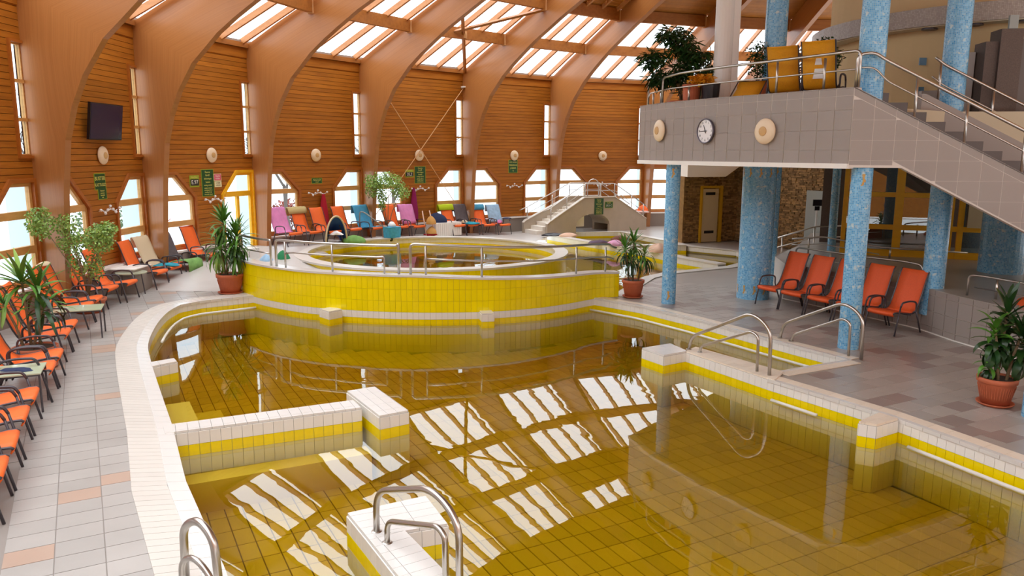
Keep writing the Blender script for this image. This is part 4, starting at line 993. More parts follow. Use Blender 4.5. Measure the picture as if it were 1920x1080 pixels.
# split stone wall with its door
sw = thing('wall_stone', kind='structure')
SWL = [(6.15, 28.0), (7.4, 28.55), (8.35, 28.9), (8.95, 27.4), (10.6, 24.3), (11.5, 22.5)]
obj('core', MB().prism(SWL + offset(SWL, .3)[::-1], 0, 3.1), 'mortar', sw)
rnd = random.Random(3); ST = MB(); near = []
rv = SWL[::-1]
for i in range(len(rv) - 1):
    a, b_ = rv[i], rv[i + 1]; l = hypot(b_[0] - a[0], b_[1] - a[1]); z = 0.02
    while z < 3.05:
        h = rnd.uniform(.035, .07); s = 0
        while s < l:
            w = rnd.uniform(.08, .24); e = min(s + w, l); t0, t1 = (s + .006) / l, (e - .006) / l
            if t1 > t0:
                pa = (a[0] + (b_[0] - a[0]) * t0, a[1] + (b_[1] - a[1]) * t0); pb = (a[0] + (b_[0] - a[0]) * t1, a[1] + (b_[1] - a[1]) * t1); nx, ny = left(a, b_, rnd.uniform(.01, .05))
                ST.prism([pa, pb, (pb[0] + nx, pb[1] + ny), (pa[0] + nx, pa[1] + ny)], z + .005, min(z + h, 3.08) - .004)
            s = e
        z += h
obj('stones', ST, 'stone', sw, kind='stuff')
obj('lit_end', MB().prism([(6.0, 28.2), (6.16, 27.96), (6.26, 28.05), (6.15, 28.4)], 0, 2.45), 'stone', sw)
dd = Vector((7.4 - 6.15, 28.55 - 28.0, 0)).normalized(); dn = Vector((dd.y, -dd.x, 0)); dp = Vector((6.86, 28.3, 0))
def dq(s, w, z): q = dp + dd * s + dn * w; return (q.x, q.y, z)
do = thing('door_99', kind='structure', loc=dq(0, 0, 0))
do.name = 'door_20'
obj('leaf', MB().slab([(0, .02), (.72, .02), (.72, 1.95), (0, 1.95)], lambda p, q, y: dq(p, y, q), .03, .09), 'doorp', do)
obj('frame', MB().slab([(-.06, 0), (-.06, 2.06), (.9, 2.06), (.9, 0), (.78, 0), (.78, 1.98), (.0, 1.98), (0, 0)], lambda p, q, y: dq(p, y, q), .02, .12), 'doory', do)
for z in (.38, 1.78): obj('vent', MB().slab([(.14, z - .05), (.56, z - .05), (.56, z + .05), (.14, z + .05)], lambda p, q, y: dq(p, y, q), .088, .10), 'black', do)
obj('panel', MB().slab([(.08, 1.1), (.64, 1.1), (.64, 1.62), (.08, 1.62)], lambda p, q, y: dq(p, y, q), .088, .10), 'doorp', do); obj('panel', MB().slab([(.08, .52), (.64, .52), (.64, 1.04), (.08, 1.04)], lambda p, q, y: dq(p, y, q), .088, .10), 'doorp', do)
ss = thing('stair_soffit', 'white sloping underside of a stair above the stone wall', 'stair', kind='structure')
obj('sloping_slab', MB().slab([(6.0, 3.2), (6.0, 2.42), (7.45, 2.42), (8.6, 3.2)], lambda p, q, y: (p, y + (p - 6) * .35, q), 26.8, 27.9), 'slab', ss)
wp = thing('wall_panel', 'pale grey panel on the stone wall behind a sign post', 'panel', (9.75, 24.6, 0))
obj('panel_sheet', MB().prism([(9.62, 25.45), (10.38, 23.95), (10.45, 24.0), (9.7, 25.5)], 0, 2.05), 'panelgrey', wp)
sg = thing('sign_post', 'small dark sign on a thin white post by the ramp', 'sign', (8.75, 22.3, 0))
obj('post', MB().tube([(8.75, 22.3, 0), (8.75, 22.3, 1.75)], .025, 8), 'wht', sg); obj('plate', MB().box(8.62, 8.88, 22.27, 22.29, 1.75, 1.93), 'black', sg); obj('lower_plate', MB().box(8.68, 8.82, 22.27, 22.29, 1.62, 1.74), 'black', sg)
rm = obj('ramp', MB().slab([(6.8, 0.), (8.3, .0), (9.2, 0), (9.2, .62), (8.3, .6)], lambda p, q, y: (p, y, q), 20.9, 22.0), 'ledge', kind='structure')

# footbridge
bu = Vector((.872, .489, 0)); bnn = Vector((-.489, .872, 0)); b0 = Vector((1.48, 30.75, 0))
def bq(s, w, z): q = b0 + bu * s + bnn * w; return (q.x, q.y, z)
fb = thing('footbridge', 'small arched footbridge with steps over the upper pool', 'bridge', (*b0[:2], 0))
arch = [(2.95, -.4), (2.95, .30)] + [(2.11 + .84 * cos(t), .30 + .46 * sin(t)) for t in [pi * k / 12 for k in range(1, 12)]] + [(1.27, .30), (1.27, -.4)]
pr = [(-.1, -.3), (1.27, -.4)] ; top = [(-.1, .42), (.0, .5), (1.66, 1.43), (3.2, 1.43), (4.88, .47), (4.9, -.3)]
prof = top + arch + [(-.1, -.3)]
obj('front_wall', MB().slab(prof, lambda p, q, w: bq(p, w, q), 0, .14), 'bridge', fb)
obj('back_wall', MB().slab([(p - .45 if p < 1 else p, q) for p, q in prof], lambda p, q, w: bq(p, w, q), 1.1, 1.24), 'bridge', fb)
deckp = [(.45, .3), (1.66, 1.2), (3.2, 1.2), (4.7, .3)] + [(2.95, .3)] + [(2.11 + .84 * cos(t), .30 + .46 * sin(t)) for t in [pi * k / 12 for k in range(1, 12)]] + [(1.27, .30)]
obj('bridge_deck', MB().slab(deckp, lambda p, q, w: bq(p, w, q), .14, 1.1), 'bridge', fb)
for w0 in (-.02, 1.08):
    sh = -.45 if w0 > 0 else 0
    obj('cap', MB().slab([(-.1 + sh, .42), (.0 + sh, .52), (1.66, 1.45), (3.2, 1.45), (4.88, .49), (4.88, .47), (3.2, 1.42), (1.66, 1.42), (.0 + sh, .49)], lambda p, q, w: bq(p, w, q), w0, w0 + .18), 'bridgetop', fb)
for k in range(3): obj('step', MB().slab([(-.5 + k * .27, 0), (-.22 + k * .27, 0), (-.22 + k * .27, .15 + .15 * k), (-.5 + k * .27, .15 + .15 * k)], lambda p, q, w: bq(p, w, q), .16, 1.08), 'bridgetop', fb)
for k in range(6): obj('step', MB().slab([(.31 + k * .24, 0.25), (.56 + k * .24, .25), (.56 + k * .24, .55 + .12 * k), (.31 + k * .24, .55 + .12 * k)], lambda p, q, w: bq(p, w, q), .15, 1.09), 'bridgetop', fb)
for w0, lb, sh in ((.07, 'near', 0), (1.17, 'far', -.45)):
    railing('bridge_railing', lb + ' steel handrail over the footbridge', [('top_rail', [bq(-.25 + sh, w0, .92), bq(.05 + sh, w0, 1.02), bq(1.7, w0, 1.98), bq(3.2, w0, 1.98), bq(4.9, w0, 1.0)], .02), ('mid_rail', [bq(.05 + sh, w0, .75), bq(1.7, w0, 1.7), bq(3.2, w0, 1.7), bq(4.8, w0, .75)], .012)],
            [(bq(s, w0, z0), bq(s, w0, z1)) for s, z0, z1 in ((.1 + sh, .55, 1.05), (.85, 1.0, 1.5), (1.7, 1.43, 1.98), (2.5, 1.43, 1.98), (3.2, 1.43, 1.98), (4.1, .95, 1.46), (4.75, .55, 1.08))])
ar = thing('arch_frame', 'round topped steel hoop standing above the footbridge rails', 'hoop', bq(2.5, .6, 1.43))
obj('hoop', MB().tube([bq(2.5 + .28 * cos(t), .6, 1.9 + .25 * sin(t)) for t in [pi * k / 10 for k in range(11)]], .018, 8), 'steel', ar)
for s in (2.22, 2.78): obj('leg', MB().tube([bq(s, .6, 1.2), bq(s, .6, 1.92)], .018, 8), 'steel', ar)

# yellow wall railings
def wx(x):
    for a, b_ in zip(WALLP[:-1], WALLP[1:]):
        if a[0] <= x <= b_[0]: t = (x - a[0]) / (b_[0] - a[0]); return a[1] + (b_[1] - a[1]) * t + .08
    return WALLP[-1][1]
def wr(x, dz): return (x, wx(x), wtop(x) + dz)
xs1 = [-6.3, -5.9, -5.55, -5.3]; xs2 = [-5.0 + k * .38 for k in range(8)]; xs3 = [-2.02 + k * .42 for k in range(11)]
railing('pool_railing', 'short steel railing at the left end of the yellow wall by the potted plant', [('top_rail', [wr(-6.3, 0)] + [wr(x, .55) for x in xs1] + [wr(-5.25, .55), wr(-5.25, 0)], .026), ('mid_rail', [wr(x, .26) for x in xs1], .014)], [(wr(-6.2, 0), wr(-6.2, .52))])
railing('pool_railing', 'steel railing on the left half of the curved yellow wall', [('top_rail', [wr(-5.1, 0), wr(-5.1, .56)] + [wr(x, .58) for x in xs2] + [wr(-2.3, .62), wr(-2.3, 0)], .028), ('mid_rail', [wr(-4.85, .30)] + [wr(x, .34) for x in xs2[1:-1]] + [wr(-2.6, .36), wr(-2.6, 0)], .018)], [(wr(-4.85, 0), wr(-4.85, .56)), (wr(-3.72, 0), wr(-3.72, .58))])
railing('pool_railing', 'steel railing on the right half of the curved yellow wall', [('top_rail', [wr(-2.06, 0), wr(-2.06, .62)] + [wr(x, .62) for x in xs3[1:]] + [wr(2.25, .56), wr(2.35, .54)], .028), ('mid_rail', [wr(-1.75, .33)] + [wr(x, .33) for x in xs3[2:]] + [wr(2.3, .28)], .018)], [(wr(-1.75, 0), wr(-1.75, .60)), (wr(-.62, 0), wr(-.62, .62)), (wr(1.40, 0), wr(1.40, .58)), (wr(2.1, 0), wr(2.1, .55))])
# pool handrails
def handrail(label, outer, inner, ro=.026, ri=.022):
    railing('pool_handrail', label, [('outer_rail', outer, ro), ('inner_rail', inner, ri)], [], cat='handrail', flanges=[outer[0], inner[0]])
handrail('bent steel handrail on the white block in the foreground', [(-1.14, 6.12, .02), (-1.135, 6.11, .40), (-.60, 5.52, .69), (-.38, 5.28, .55), (-.37, 5.26, -.7)], [(-1.02, 5.93, .02), (-1.015, 5.92, .22), (-.55, 5.42, .43), (-.49, 5.36, .38), (-.485, 5.355, -.7)], .028, .024)
handrail('bent steel handrail at the near left pool edge, cut by the frame', [(-2.42, 5.3, .02), (-2.40, 5.28, .5), (-2.24, 5.18, .60), (-2.1, 5.08, .5), (-2.02, 5.02, -.6)], [(-2.36, 5.1, .02), (-2.34, 5.08, .34), (-2.2, 4.98, .42), (-2.05, 4.9, .3), (-2.0, 4.86, -.6)], .03)
handrail('bent steel handrail on the low pool wall, left of the blue column', [(2.92, 12.40, .02), (2.95, 12.34, .26), (3.55, 11.18, .90), (3.75, 10.92, .70), (3.76, 10.90, .02)], [(3.06, 12.22, .02), (3.07, 12.19, .13), (3.57, 11.24, .60), (3.64, 11.12, .55), (3.645, 11.11, .02)])
handrail('bent steel handrail on the deck edge, in front of the blue column', [(4.72, 13.26, .02), (4.75, 13.2, .29), (5.32, 12.14, .88), (5.50, 11.84, .7), (5.51, 11.82, .02)], [(4.84, 13.04, .02), (4.86, 13.0, .14), (5.34, 12.2, .60), (5.41, 12.08, .55), (5.415, 12.07, .02)])

# ------------------------------------------------------------------ relax chairs
SEATP = [(.30, .345), (.325, .375), (.325, .405), (.30, .425), (.22, .425), (.05, .400), (-.12, .375), (-.20, .372)]
BACKP = [(-.20, .372), (-.26, .39), (-.31, .44), (-.37, .56), (-.44, .74), (-.50, .92), (-.55, 1.05), (-.585, 1.11), (-.60, 1.12)]
def sheet(prof, w0, w1, th=.016):
    return MB().grid([[(p[0], -w0 / 2, p[1]), (p[0], -w0 / 6, p[1] - .006), (p[0], w0 / 6, p[1] - .006), (p[0], w0 / 2, p[1])] for p in prof], th)
def make_chair(m, label, cat='chair', group=None):
    t = thing('relax_chair', label, cat, group=group)
    obj('seat', sheet(SEATP, .52, .52), m, t, True, False); obj('backrest', sheet(BACKP, .52, .50), m, t, True, False)
    for sg in (-1, 1):
        y = .272 * sg
        obj('side_rail', MB().tube([(p[0], y, p[1] - .008) for p in SEATP[2:] + BACKP[1:]], .014, 6), 'darkmetal', t, True, False)
        y2 = .315 * sg
        obj('leg', MB().tube(fillet([(.31, y2, 0), (.20, y2, .52)], .05), .015, 6), 'darkmetal', t, True, False)
        obj('leg', MB().tube(fillet([(-.24, y2, .42), (-.42, y2, 0)], .05), .015, 6), 'darkmetal', t, True, False)
        obj('armrest', MB().tube(fillet([(.20, y2, .52), (.16, y2, .60), (-.05, y2, .615), (-.24, y2, .58), (-.24, y2, .42), (-.22, y, .38)], .08), .017, 6), 'darkmetal', t, True, False)
    obj('cross_bar', MB().tube([(-.10, -.31, .35), (-.10, .31, .35)], .013, 6), 'darkmetal', t, True, False)
    return t
proto = {}; used = set()
def chair(x, y, deg, label, group, kind='orange', z=0.):
    if kind not in proto:
        c = make_chair(kind, label, 'chair', group); proto[kind] = (c, [(k, []) for k in kids(c)]); c.matrix_basis = Matrix.Translation((x, y, z)) @ Matrix.Rotation(radians(deg), 4, 'Z'); return c
    c, ch = proto[kind]; return dup(c, (x, y, z), radians(deg), label, group, ch)
GL_, GR_, GB_ = 'orange chairs along the left windows', 'five orange chairs by the platform', 'orange chairs along the back wall'
def fr(x, y, deg): return x - .31 * cos(radians(deg)), y - .31 * sin(radians(deg))
for x, y, deg, lb in [(-4.55, 6.55, 27, 'orange reclining chair lowest at the left edge, mostly cut by the frame'), (-4.87, 7.22, 27, 'orange reclining chair second from the bottom at the left edge'), (-5.24, 7.98, 26, 'orange reclining chair third from the bottom, just in front of the nearest table'), (-5.55, 8.66, 25, 'orange reclining chair fourth from the bottom, beside the nearest glass table'),
                      (-6.05, 9.86, 24, 'orange reclining chair just behind the nearest glass table'), (-6.32, 10.5, 24, 'orange reclining chair directly in front of the bare stemmed yucca pot'), (-6.95, 11.8, 22, 'orange reclining chair just behind the yucca pot'), (-7.2, 12.44, 22, 'orange reclining chair directly in front of the second glass table'),
                      (-7.78, 14.0, 18, 'orange reclining chair just behind the second glass table'), (-7.97, 14.66, 15, 'orange reclining chair with a pale towel on its top, in front of the fig pot'), (-8.3, 15.85, 6, 'orange reclining chair behind the leafy fig pot'), (-8.25, 16.56, 4, 'orange reclining chair in front of the round table and grey cube'),
                      (-8.28, 18.1, -2, 'orange reclining chair below the window between second and third beams, upright back')]:
    X, Y = fr(x, y, deg); chair(X, Y, deg, lb, GL_)
X, Y = fr(-8.28, 18.85, -6); ch_b = chair(X, Y, -6, 'orange chair covered by a beige towel, left of the third beam', GL_)
X, Y = fr(-8.15, 19.65, -10); ch_g = chair(X, Y, -10, 'orange chair with a dark grey towel over its back, right of the third beam', GL_)
X, Y = fr(-7.95, 20.6, -16); chair(X, Y, -16, 'orange chair half hidden by a beige box, left of the tallest potted dracaena', GL_, z=.1)
for i, (x, y, deg, lb) in enumerate([(5.42, 16.2, 207, 'leftmost of the five orange chairs by the platform, next to the thick column'), (5.72, 15.60, 207, 'second from the left of the five orange chairs by the platform'), (6.04, 15.0, 207, 'middle one of the five orange chairs, left of the blue column'), (6.36, 14.38, 207, 'fourth of the five orange chairs, partly behind the blue column'), (6.69, 13.76, 208, 'rightmost of the five orange chairs by the platform')]):
    X, Y = fr(x, y, deg); chair(X, Y, deg, lb, GR_, 'orange2')
def onbay(b, t, ins, z=None):
    v = bay_M(b) @ Vector((t, -ins, 0)); p, L, rz = bay_frame(b); zz = zback(v.x, v.y) if z is None else z
    return v.x, v.y, zz, math.degrees(rz) - 90
BC = {}
for key, b, t, ins, lb in [('pink', 4, .50, .85, 'orange chair under a pink towel, first right of the fourth beam'), ('khaki', 4, 1.30, .85, 'orange chair with a khaki towel over its top, left of the blue beach tent'), ('tentc', 4, 1.95, 1.0, 'orange chair behind the blue beach tent'), ('plain', 4, 3.05, .80, 'bare orange chair in front of the window right of the red robe'), ('blue', 4, 4.05, .85, 'chair wrapped in a large blue towel left of the fifth beam'),
                          ('fig', 5, .85, .75, 'bare orange chair just right of the potted fig at the back wall'), ('rob', 5, 1.60, .75, 'orange chair with a pink towel under the magenta robe'), ('lime', 5, 3.45, .8, 'orange chair with a lime green towel over its top'), ('greyc', 5, 4.15, .75, 'orange chair with a dark grey towel, left of the sixth beam'), ('str', 6, .40, .8, 'orange chair with a blue striped towel on its top, right of the sixth beam'), ('lb', 6, 1.15, .8, 'orange chair with a pale blue and pink towel, rightmost along the back wall')]:
    x, y, z, deg = onbay(b, t, ins); BC[key] = chair(x, y, deg, lb, GB_, 'orange', z)
def drape(name, label, ch, prof_w, z_off, m, cat='towel', back=.0, side=.03, lower=None, grp=None):
    """a towel over the chair's backrest: front fall, over the top edge, down the back"""
    mw = ch.matrix_basis; top = BACKP[-1]; f = [p for p in BACKP if p[1] > prof_w][::1]
    path = [(p[0] + .022, p[1] + .01) for p in f] + [(top[0] - .01, top[1] + .022), (top[0] - .035, top[1] + .0), (top[0] - .03, top[1] - .25 - back)]
    if lower: path = lower + path
    rows = []; rnd = random.Random(len(label))
    for i, p in enumerate(path):
        rows.append([tuple(mw @ Vector((p[0] + .006 * sin(3.1 * j + i) + (.01 if 0 < j < 8 else 0), -.29 - side + (.58 + 2 * side) * j / 8, p[1] + .006 * sin(2.3 * j + i * 1.7)))) for j in range(9)])
    o = obj(name, MB().grid(rows, .008), m, smooth=True); return tag(o, label, cat, grp)
LOWER = [(.20, .44), (.05, .43), (-.12, .405), (-.22, .41)]
drape('towel', 'beige towel spread over the chair left of the third beam', ch_b, .38, 0, 't_beige')
drape('towel', 'dark grey towel hung over the chair right of the third beam', ch_g, .42, 0, 't_grey')
drape('towel', 'pink towel over the chair right of the fourth beam', BC['pink'], .36, 0, 't_pink', lower=LOWER[3:])
drape('towel', 'khaki towel over the top of the chair left of the beach tent', BC['khaki'], .80, 0, 't_khaki', side=.08)
drape('towel', 'large bright blue towel wrapped over the chair left of the fifth beam', BC['blue'], .3, 0, 't_blue', side=.06, lower=LOWER)
drape('towel', 'pink towel on the chair under the magenta robe', BC['rob'], .4, 0, 't_pink')
drape('towel', 'lime green towel over the top of a back wall chair', BC['lime'], .84, 0, 't_lime', side=.07)
drape('towel', 'dark grey towel over the chair left of the sixth beam', BC['greyc'], .4, 0, 't_grey')
drape('towel', 'blue striped towel on the top of the chair right of the sixth beam', BC['str'], .82, 0, 't_blue')
drape('towel', 'pale blue towel over the rightmost back wall chair', BC['lb'], .4, 0, 't_lblue')
def heap(name, label, c, rx, ry, h, m, seed=1, cat='clothes', rz=0.):
    rnd = random.Random(seed); rows = []; ph = [rnd.uniform(0, 6.3) for _ in range(6)]; soft = cat in ('clothes', 'cloth', 'towel')
    if soft: h *= .62
    for i in range(9):
        v = i / 8; r = (1 - v ** 2.2) ** .8 if i < 8 else .03; row = []
        for j in range(21):
            a = 2 * pi * (j % 20) / 20; k = 1. if soft else .35
            w = 1 + k * (.16 * sin(2 * a + ph[0]) + .13 * sin(3 * a + ph[1] + 3 * v) + .08 * sin(7 * a + ph[2] - 4 * v))
            zz = v * (1 + k * (.28 * sin(2 * a + ph[3]) + .22 * sin(3 * a + ph[4]) + .15 * sin(5 * a + ph[5])) * (r if v > .3 else .4)) 
            row.append((c[0] + r * w * (rx * cos(a) * cos(rz) - ry * sin(a) * sin(rz)), c[1] + r * w * (rx * cos(a) * sin(rz) + ry * sin(a) * cos(rz)), c[2] + h * max(0, zz)))
        rows.append(row)
    return tag(obj(name, MB().grid(rows), m, smooth=True), label, cat)
mw = ch_b.matrix_basis; heap('folded_cloth', 'teal and blue cloth piled on the seat of the beige towel chair', mw @ Vector((.1, .0, .43)), .26, .25, .10, 't_teal', 3)
mw = ch_g.matrix_basis
rows = [[tuple(mw @ Vector((x, -.34 + .62 * j / 6, z + .012 * sin(j * 2 + x * 9)))) for j in range(7)] for x, z in ((-.15, .43), (.05, .45), (.25, .47), (.345, .44), (.365, .30), (.36, .18))]
tag(obj('towel', MB().grid(rows, .012), 't_green', smooth=True), 'green patterned towel hanging over the front of the grey towel chair', 'towel')
heap('clothes_pile', 'navy clothes heaped on the floor under the green towel', (-7.85, 19.55, 0), .30, .42, .17, 't_navy', 5)
mw = BC['greyc'].matrix_basis; heap('clothes_pile', 'teal clothes on the seat of the grey towel chair left of the sixth beam', mw @ Vector((.15, 0, .43)), .3, .3, .13, 't_teal', 8)
heap('clothes_pile', 'beige cloth at the side of the chair left of the sixth beam', mw @ Vector((.0, -.2, .47)), .12, .12, .16, 't_beige', 2)
mw = BC['lb'].matrix_basis; heap('clothes_pile', 'dark cloth on the arm of the rightmost back wall chair', mw @ Vector((.0, .28, .60)), .16, .10, .07, 't_navy', 4)
mw = BC['lb'].matrix_basis; heap('clothes_pile', 'pink cloth on the pale blue towel of the rightmost back wall chair', mw @ Vector((-.25, .12, .42)), .10, .12, .2, 't_pink', 4)
mw = BC['blue'].matrix_basis
# stroller like blue bag in front of the blue chair, tent, pushcart ...
x, y, z, deg = onbay(4, 4.30, 1.55); sb = thing('shopping_cart', 'small wheeled cart with a light blue bag in front of the blue towel chair', 'cart', (x, y, z), radians(deg))
obj('bag', MB().slab([(-.22, .12), (.22, .12), (.26, .48), (-.26, .48)], lambda p, q, w: (w, p, q), -.18, .18), 't_bag', sb, world=False)
for yy_ in (-.16, .16): obj('wheel', MB().lathe([(.07, -.02), (.07, .02)], (.1, yy_, .07), 14, Matrix.Rotation(pi / 2, 4, 'X')), 'black', sb, True, False)
obj('handle', MB().tube(fillet([(-.15, -.2, .45), (-.75, -.5, .95), (-.95, -.55, 1.0), (-.98, -.55, .5)], .2), .02, 8), 'panelgrey', sb, True, False)
obj('white_cloth', MB().lathe([(.12, .48), (.14, .54), (.07, .64), (.01, .66)], (0, 0, 0), 10), 'wht', sb, True, False)
x, y, z, deg = onbay(4, 1.95, 1.0)
tn = thing('beach_tent', 'small blue beach tent with pale arched rim on the floor by the wall', 'tent', (x, y, z), radians(deg))
rows = []
for i in range(9):
    t = i / 8; rows.append([(.35 - .95 * t * .6, -.45 * cos(pi * j / 10) * (1 - .25 * t) + .35 * t, .85 * sin(pi * j / 10) * (1 - t * .75) + .02) for j in range(11)])
obj('canopy', MB().grid(rows, .01), 'tent', tn, True, False); obj('rim', MB().tube([(.36, -.45 * cos(pi * j / 14), .86 * sin(pi * j / 14) + .02) for j in range(15)], .03, 6), 'doorp', tn, True, False)
heap('clothes_pile', 'striped green and teal bag on the floor right of the beach tent', (x + .75, y + .25, z), .42, .2, .24, 't_green', 6, 'bag'); heap('clothes_pile', 'pale towel inside the beach tent', (x + .3, y - .25, z + .3), .2, .15, .2, 'wht', 3, 'towel')
x, y, z, deg = onbay(5, 2.05, 1.0); hp = thing('folding_stand', 'pale wooden stand holding tan bags below the magenta robe', 'stand', (x, y, z), radians(deg))
for yy_ in (-.2, .2): obj('leg', MB().tube([(.15, yy_, 0), (-.15, yy_ * .8, .95)], .022, 6), 'skin', hp, True, False)
obj('shelf', MB().box(-.05, .25, -.2, .2, .08, .12), 't_red', hp, world=False)
heap('handbag', 'tan handbag on the upper part of the pale stand', (x + .1, y - .1, z + .48), .18, .14, .30, 'tanbag', 2, 'bag'); heap('handbag', 'tan bag with dark opening on the lower part of the pale stand', (x + .12, y - .12, z + .14), .2, .15, .26, 'tanbag', 5, 'bag')
heap('handbag', 'brown leather bag on the floor left of the white cube table', onbay(5, 2.35, .85)[:3], .2, .18, .38, 'brown', 4, 'bag')
x, y, z, deg = onbay(5, 2.95, .75); cb = thing('cube_table', 'white ribbed cube table against the back wall, under a navy bag', 'table', (x, y, z), radians(deg))
obj('body', MB().box(-.3, .3, -.62, .62, 0, .50), 'sill', cb, world=False)
for k in range(12): obj('slat', MB().box(.3, .315, -.60 + k * .10, -.515 + k * .10, .02, .48), 'slab', cb, world=False)
heap('bag', 'navy blue bag on the white cube table at the back wall', onbay(5, 2.75, .6)[:2] + (z + .50,), .36, .26, .36, 't_navy', 7, 'bag')
x, y, z, deg = onbay(3, 1.5, .95); bx = thing('cube_table', 'beige white cube box left of the potted dracaena by the yellow wall', 'table', (-7.35, 20.55, .12), radians(-20))
obj('body', MB().box(-.35, .35, -.45, .45, 0, .52), 'sill', bx, world=False); obj('plinth', MB().box(-.33, .33, -.43, .43, -.03, .0), 'ledge', bx, world=False)
heap('beach_ball', 'pale blue and white bag on the floor behind the potted dracaena', (-6.6, 20.6, .16), .22, .2, .34, 't_lblue', 3, 'bag'); heap('bag', 'green bag with orange flowers beside the railing, behind the potted dracaena', (-6.25, 20.9, .2), .2, .2, .36, 'grn', 2, 'bag')
sh = heap('shoes', 'pair of grey slippers on the floor behind the left railing', (-5.5, 22.0, .3), .22, .13, .09, 'ledge', 2, 'shoes')
for i, (x, y, rz_) in enumerate([(-6.25, 9.28, 24), (-7.55, 13.2, 22)]):
    tb = thing('side_table', ('glass topped side table with a navy cloth on it, nearest at the left edge', 'glass topped side table between two pairs of left chairs, without a cloth')[i], 'table', (x, y, 0), radians(rz_), 'glass side tables')
    obj('table_top', MB().box(-.38, .38, -.28, .28, .49, .505), 'tabletop', tb, world=False); obj('frame', MB().tube([(-.36, -.26, .48), (.36, -.26, .48), (.36, .26, .48), (-.36, .26, .48), (-.36, -.26, .48)], .014, 6), 'darkmetal', tb, world=False)
    for a in (-.36, .36):
        for c in (-.26, .26): obj('leg', MB().tube([(a, c, .48), (a, c, 0)], .014, 6), 'darkmetal', tb, world=False)
heap('cloth', 'crumpled navy cloth on the nearest glass table', (-6.15, 9.30, .505), .17, .10, .05, 't_navy', 3, 'cloth')
tb = thing('round_table', 'small round table with a shiny top in front of the grey cube', 'table', (-8.62, 17.3, 0)); obj('table_top', MB().lathe([(.33, .48), (.33, .50)], k=24), 'tabletop', tb, world=False)
for k in range(3): obj('leg', MB().tube([(.28 * cos(2.1 * k), .28 * sin(2.1 * k), 0), (.22 * cos(2.1 * k), .22 * sin(2.1 * k), .48)], .013, 6), 'darkmetal', tb, world=False)
cbb = thing('cube_table', 'grey brown cube beside the round table at the left wall', 'table', (-8.82, 17.45, 0)); obj('body', MB().box(-.3, .3, -.2, .62, 0, .55), 'ledge', cbb, world=False); obj('top', MB().box(-.31, .31, -.21, .63, .55, .57), 'slab', cbb, world=False)
mw = Matrix.Translation((*fr(-7.97, 14.66, 15), 0)) @ Matrix.Rotation(radians(15), 4, 'Z')
heap('towel', 'pale towel rolled on the top of an orange chair in front of the fig pot', mw @ Vector((-.58, 0, 1.08)), .08, .27, .09, 't_beige', 3, 'towel', radians(15))
wt = thing('white_table', 'small white table with thin metal legs right of the footbridge', 'table', (5.55, 34.0, 0)); obj('table_top', MB().box(-.4, .4, -.3, .3, .68, .72), 'wtable', wt, world=False)
for a in (-.25, .25): obj('leg', MB().tube([(a, -.2, .68), (-a, .2, 0)], .015, 6), 'steel', wt, world=False); obj('leg', MB().tube([(a, .2, .68), (-a, -.2, 0)], .015, 6), 'steel', wt, world=False)
heap('bag', 'dark and orange bag on the ledge above the white table', (5.75, 34.35, .62), .25, .15, .35, 'orange', 4, 'bag')
heap('clothes_pile', 'mauve and pink towels lying on the white pool wall behind the potted plant', (3.1, 27.2, .07), .35, .2, .2, 'mauve', 3); heap('clothes_pile', 'pink flowered cloth on the white pool wall behind the potted plant', (3.55, 26.6, .07), .3, .2, .32, 'pinkfl', 5)
heap('clothes_pile', 'peach coloured cloth heap on the pool wall between plant and blue column', (4.75, 24.9, .07), .35, .3, .45, 'skin', 6); heap('slippers', 'brown bag lying at the far end of the upper pool', (4.2, 30.0, -.15), .35, .2, .22, 'brown', 3, 'bag')
heap('clothes_pile', 'dark cloth lying on the white pool edge left of the footbridge', (1.5, 29.7, .07), .35, .2, .18, 'black', 4); heap('clothes_pile', 'peach cloth on the white pool edge left of the footbridge', (2.1, 29.4, .07), .3, .2, .24, 'skin', 4)
heap('bag', 'black and orange bag on the platform behind the potted dracaena', (8.45, 12.3, .8), .2, .35, .16, 'orange2', 6, 'bag')

# ------------------------------------------------------------------ things on the walls
def disc_M(b, t, z, y=-.0): return bay_M(b) @ Matrix.Translation((t, y, z)) @ Matrix.Rotation(pi / 2, 4, 'X')
def speaker(Mw, label, r=.205, grp='round wall speakers'):
    s = thing('wall_speaker', label, 'speaker', group=grp); s.matrix_basis = Mw
    obj('housing', MB().lathe([(r * .72, 0), (r, .03), (r, .042), (r * .96, .056), (r * .78, .078), (r * .55, .092), (r * .36, .098), (.001, .099)], k=36), 'cream_sp', s, True, False)
    obj('cone', MB().lathe([(r * .37, .096), (r * .36, .106), (r * .33, .108), (.001, .110)], k=24), 'tan', s, True, False); obj('back_box', MB().lathe([(r * .62, -.02), (r * .62, .01)], k=24), 'brown', s, world=False)
    return s
SPL = {1: 'round cream wall speaker on the leftmost boarded bay', 2: 'round cream wall speaker under the television', 3: 'round cream wall speaker above the three green and pink signs', 4: 'round cream wall speaker above the small exit like green sign', 5: 'round cream wall speaker crossed by the cables', 6: 'round cream wall speaker right above a green striped sign', 7: 'round cream wall speaker above the footbridge'}
for b in (1, 2, 3, 4, 5, 6, 7): speaker(disc_M(b, 2.36 if b == 2 else 2.41, 3.10), SPL[b])
def gal_M(i0, i1, f, z):
    a, b_ = GF[i0], GF[i1]; p = Vector((a[0] + (b_[0] - a[0]) * f, a[1] + (b_[1] - a[1]) * f, z)); d = Vector((a[0] - b_[0], a[1] - b_[1], 0)).normalized(); n = Vector((-d.y, d.x, 0))
    return Matrix(((d.x * -1, 0, n.x, p.x + n.x * .012), (d.y * -1, 0, n.y, p.y + n.y * .012), (0, 1, 0, p.z), (0, 0, 0, 1)))
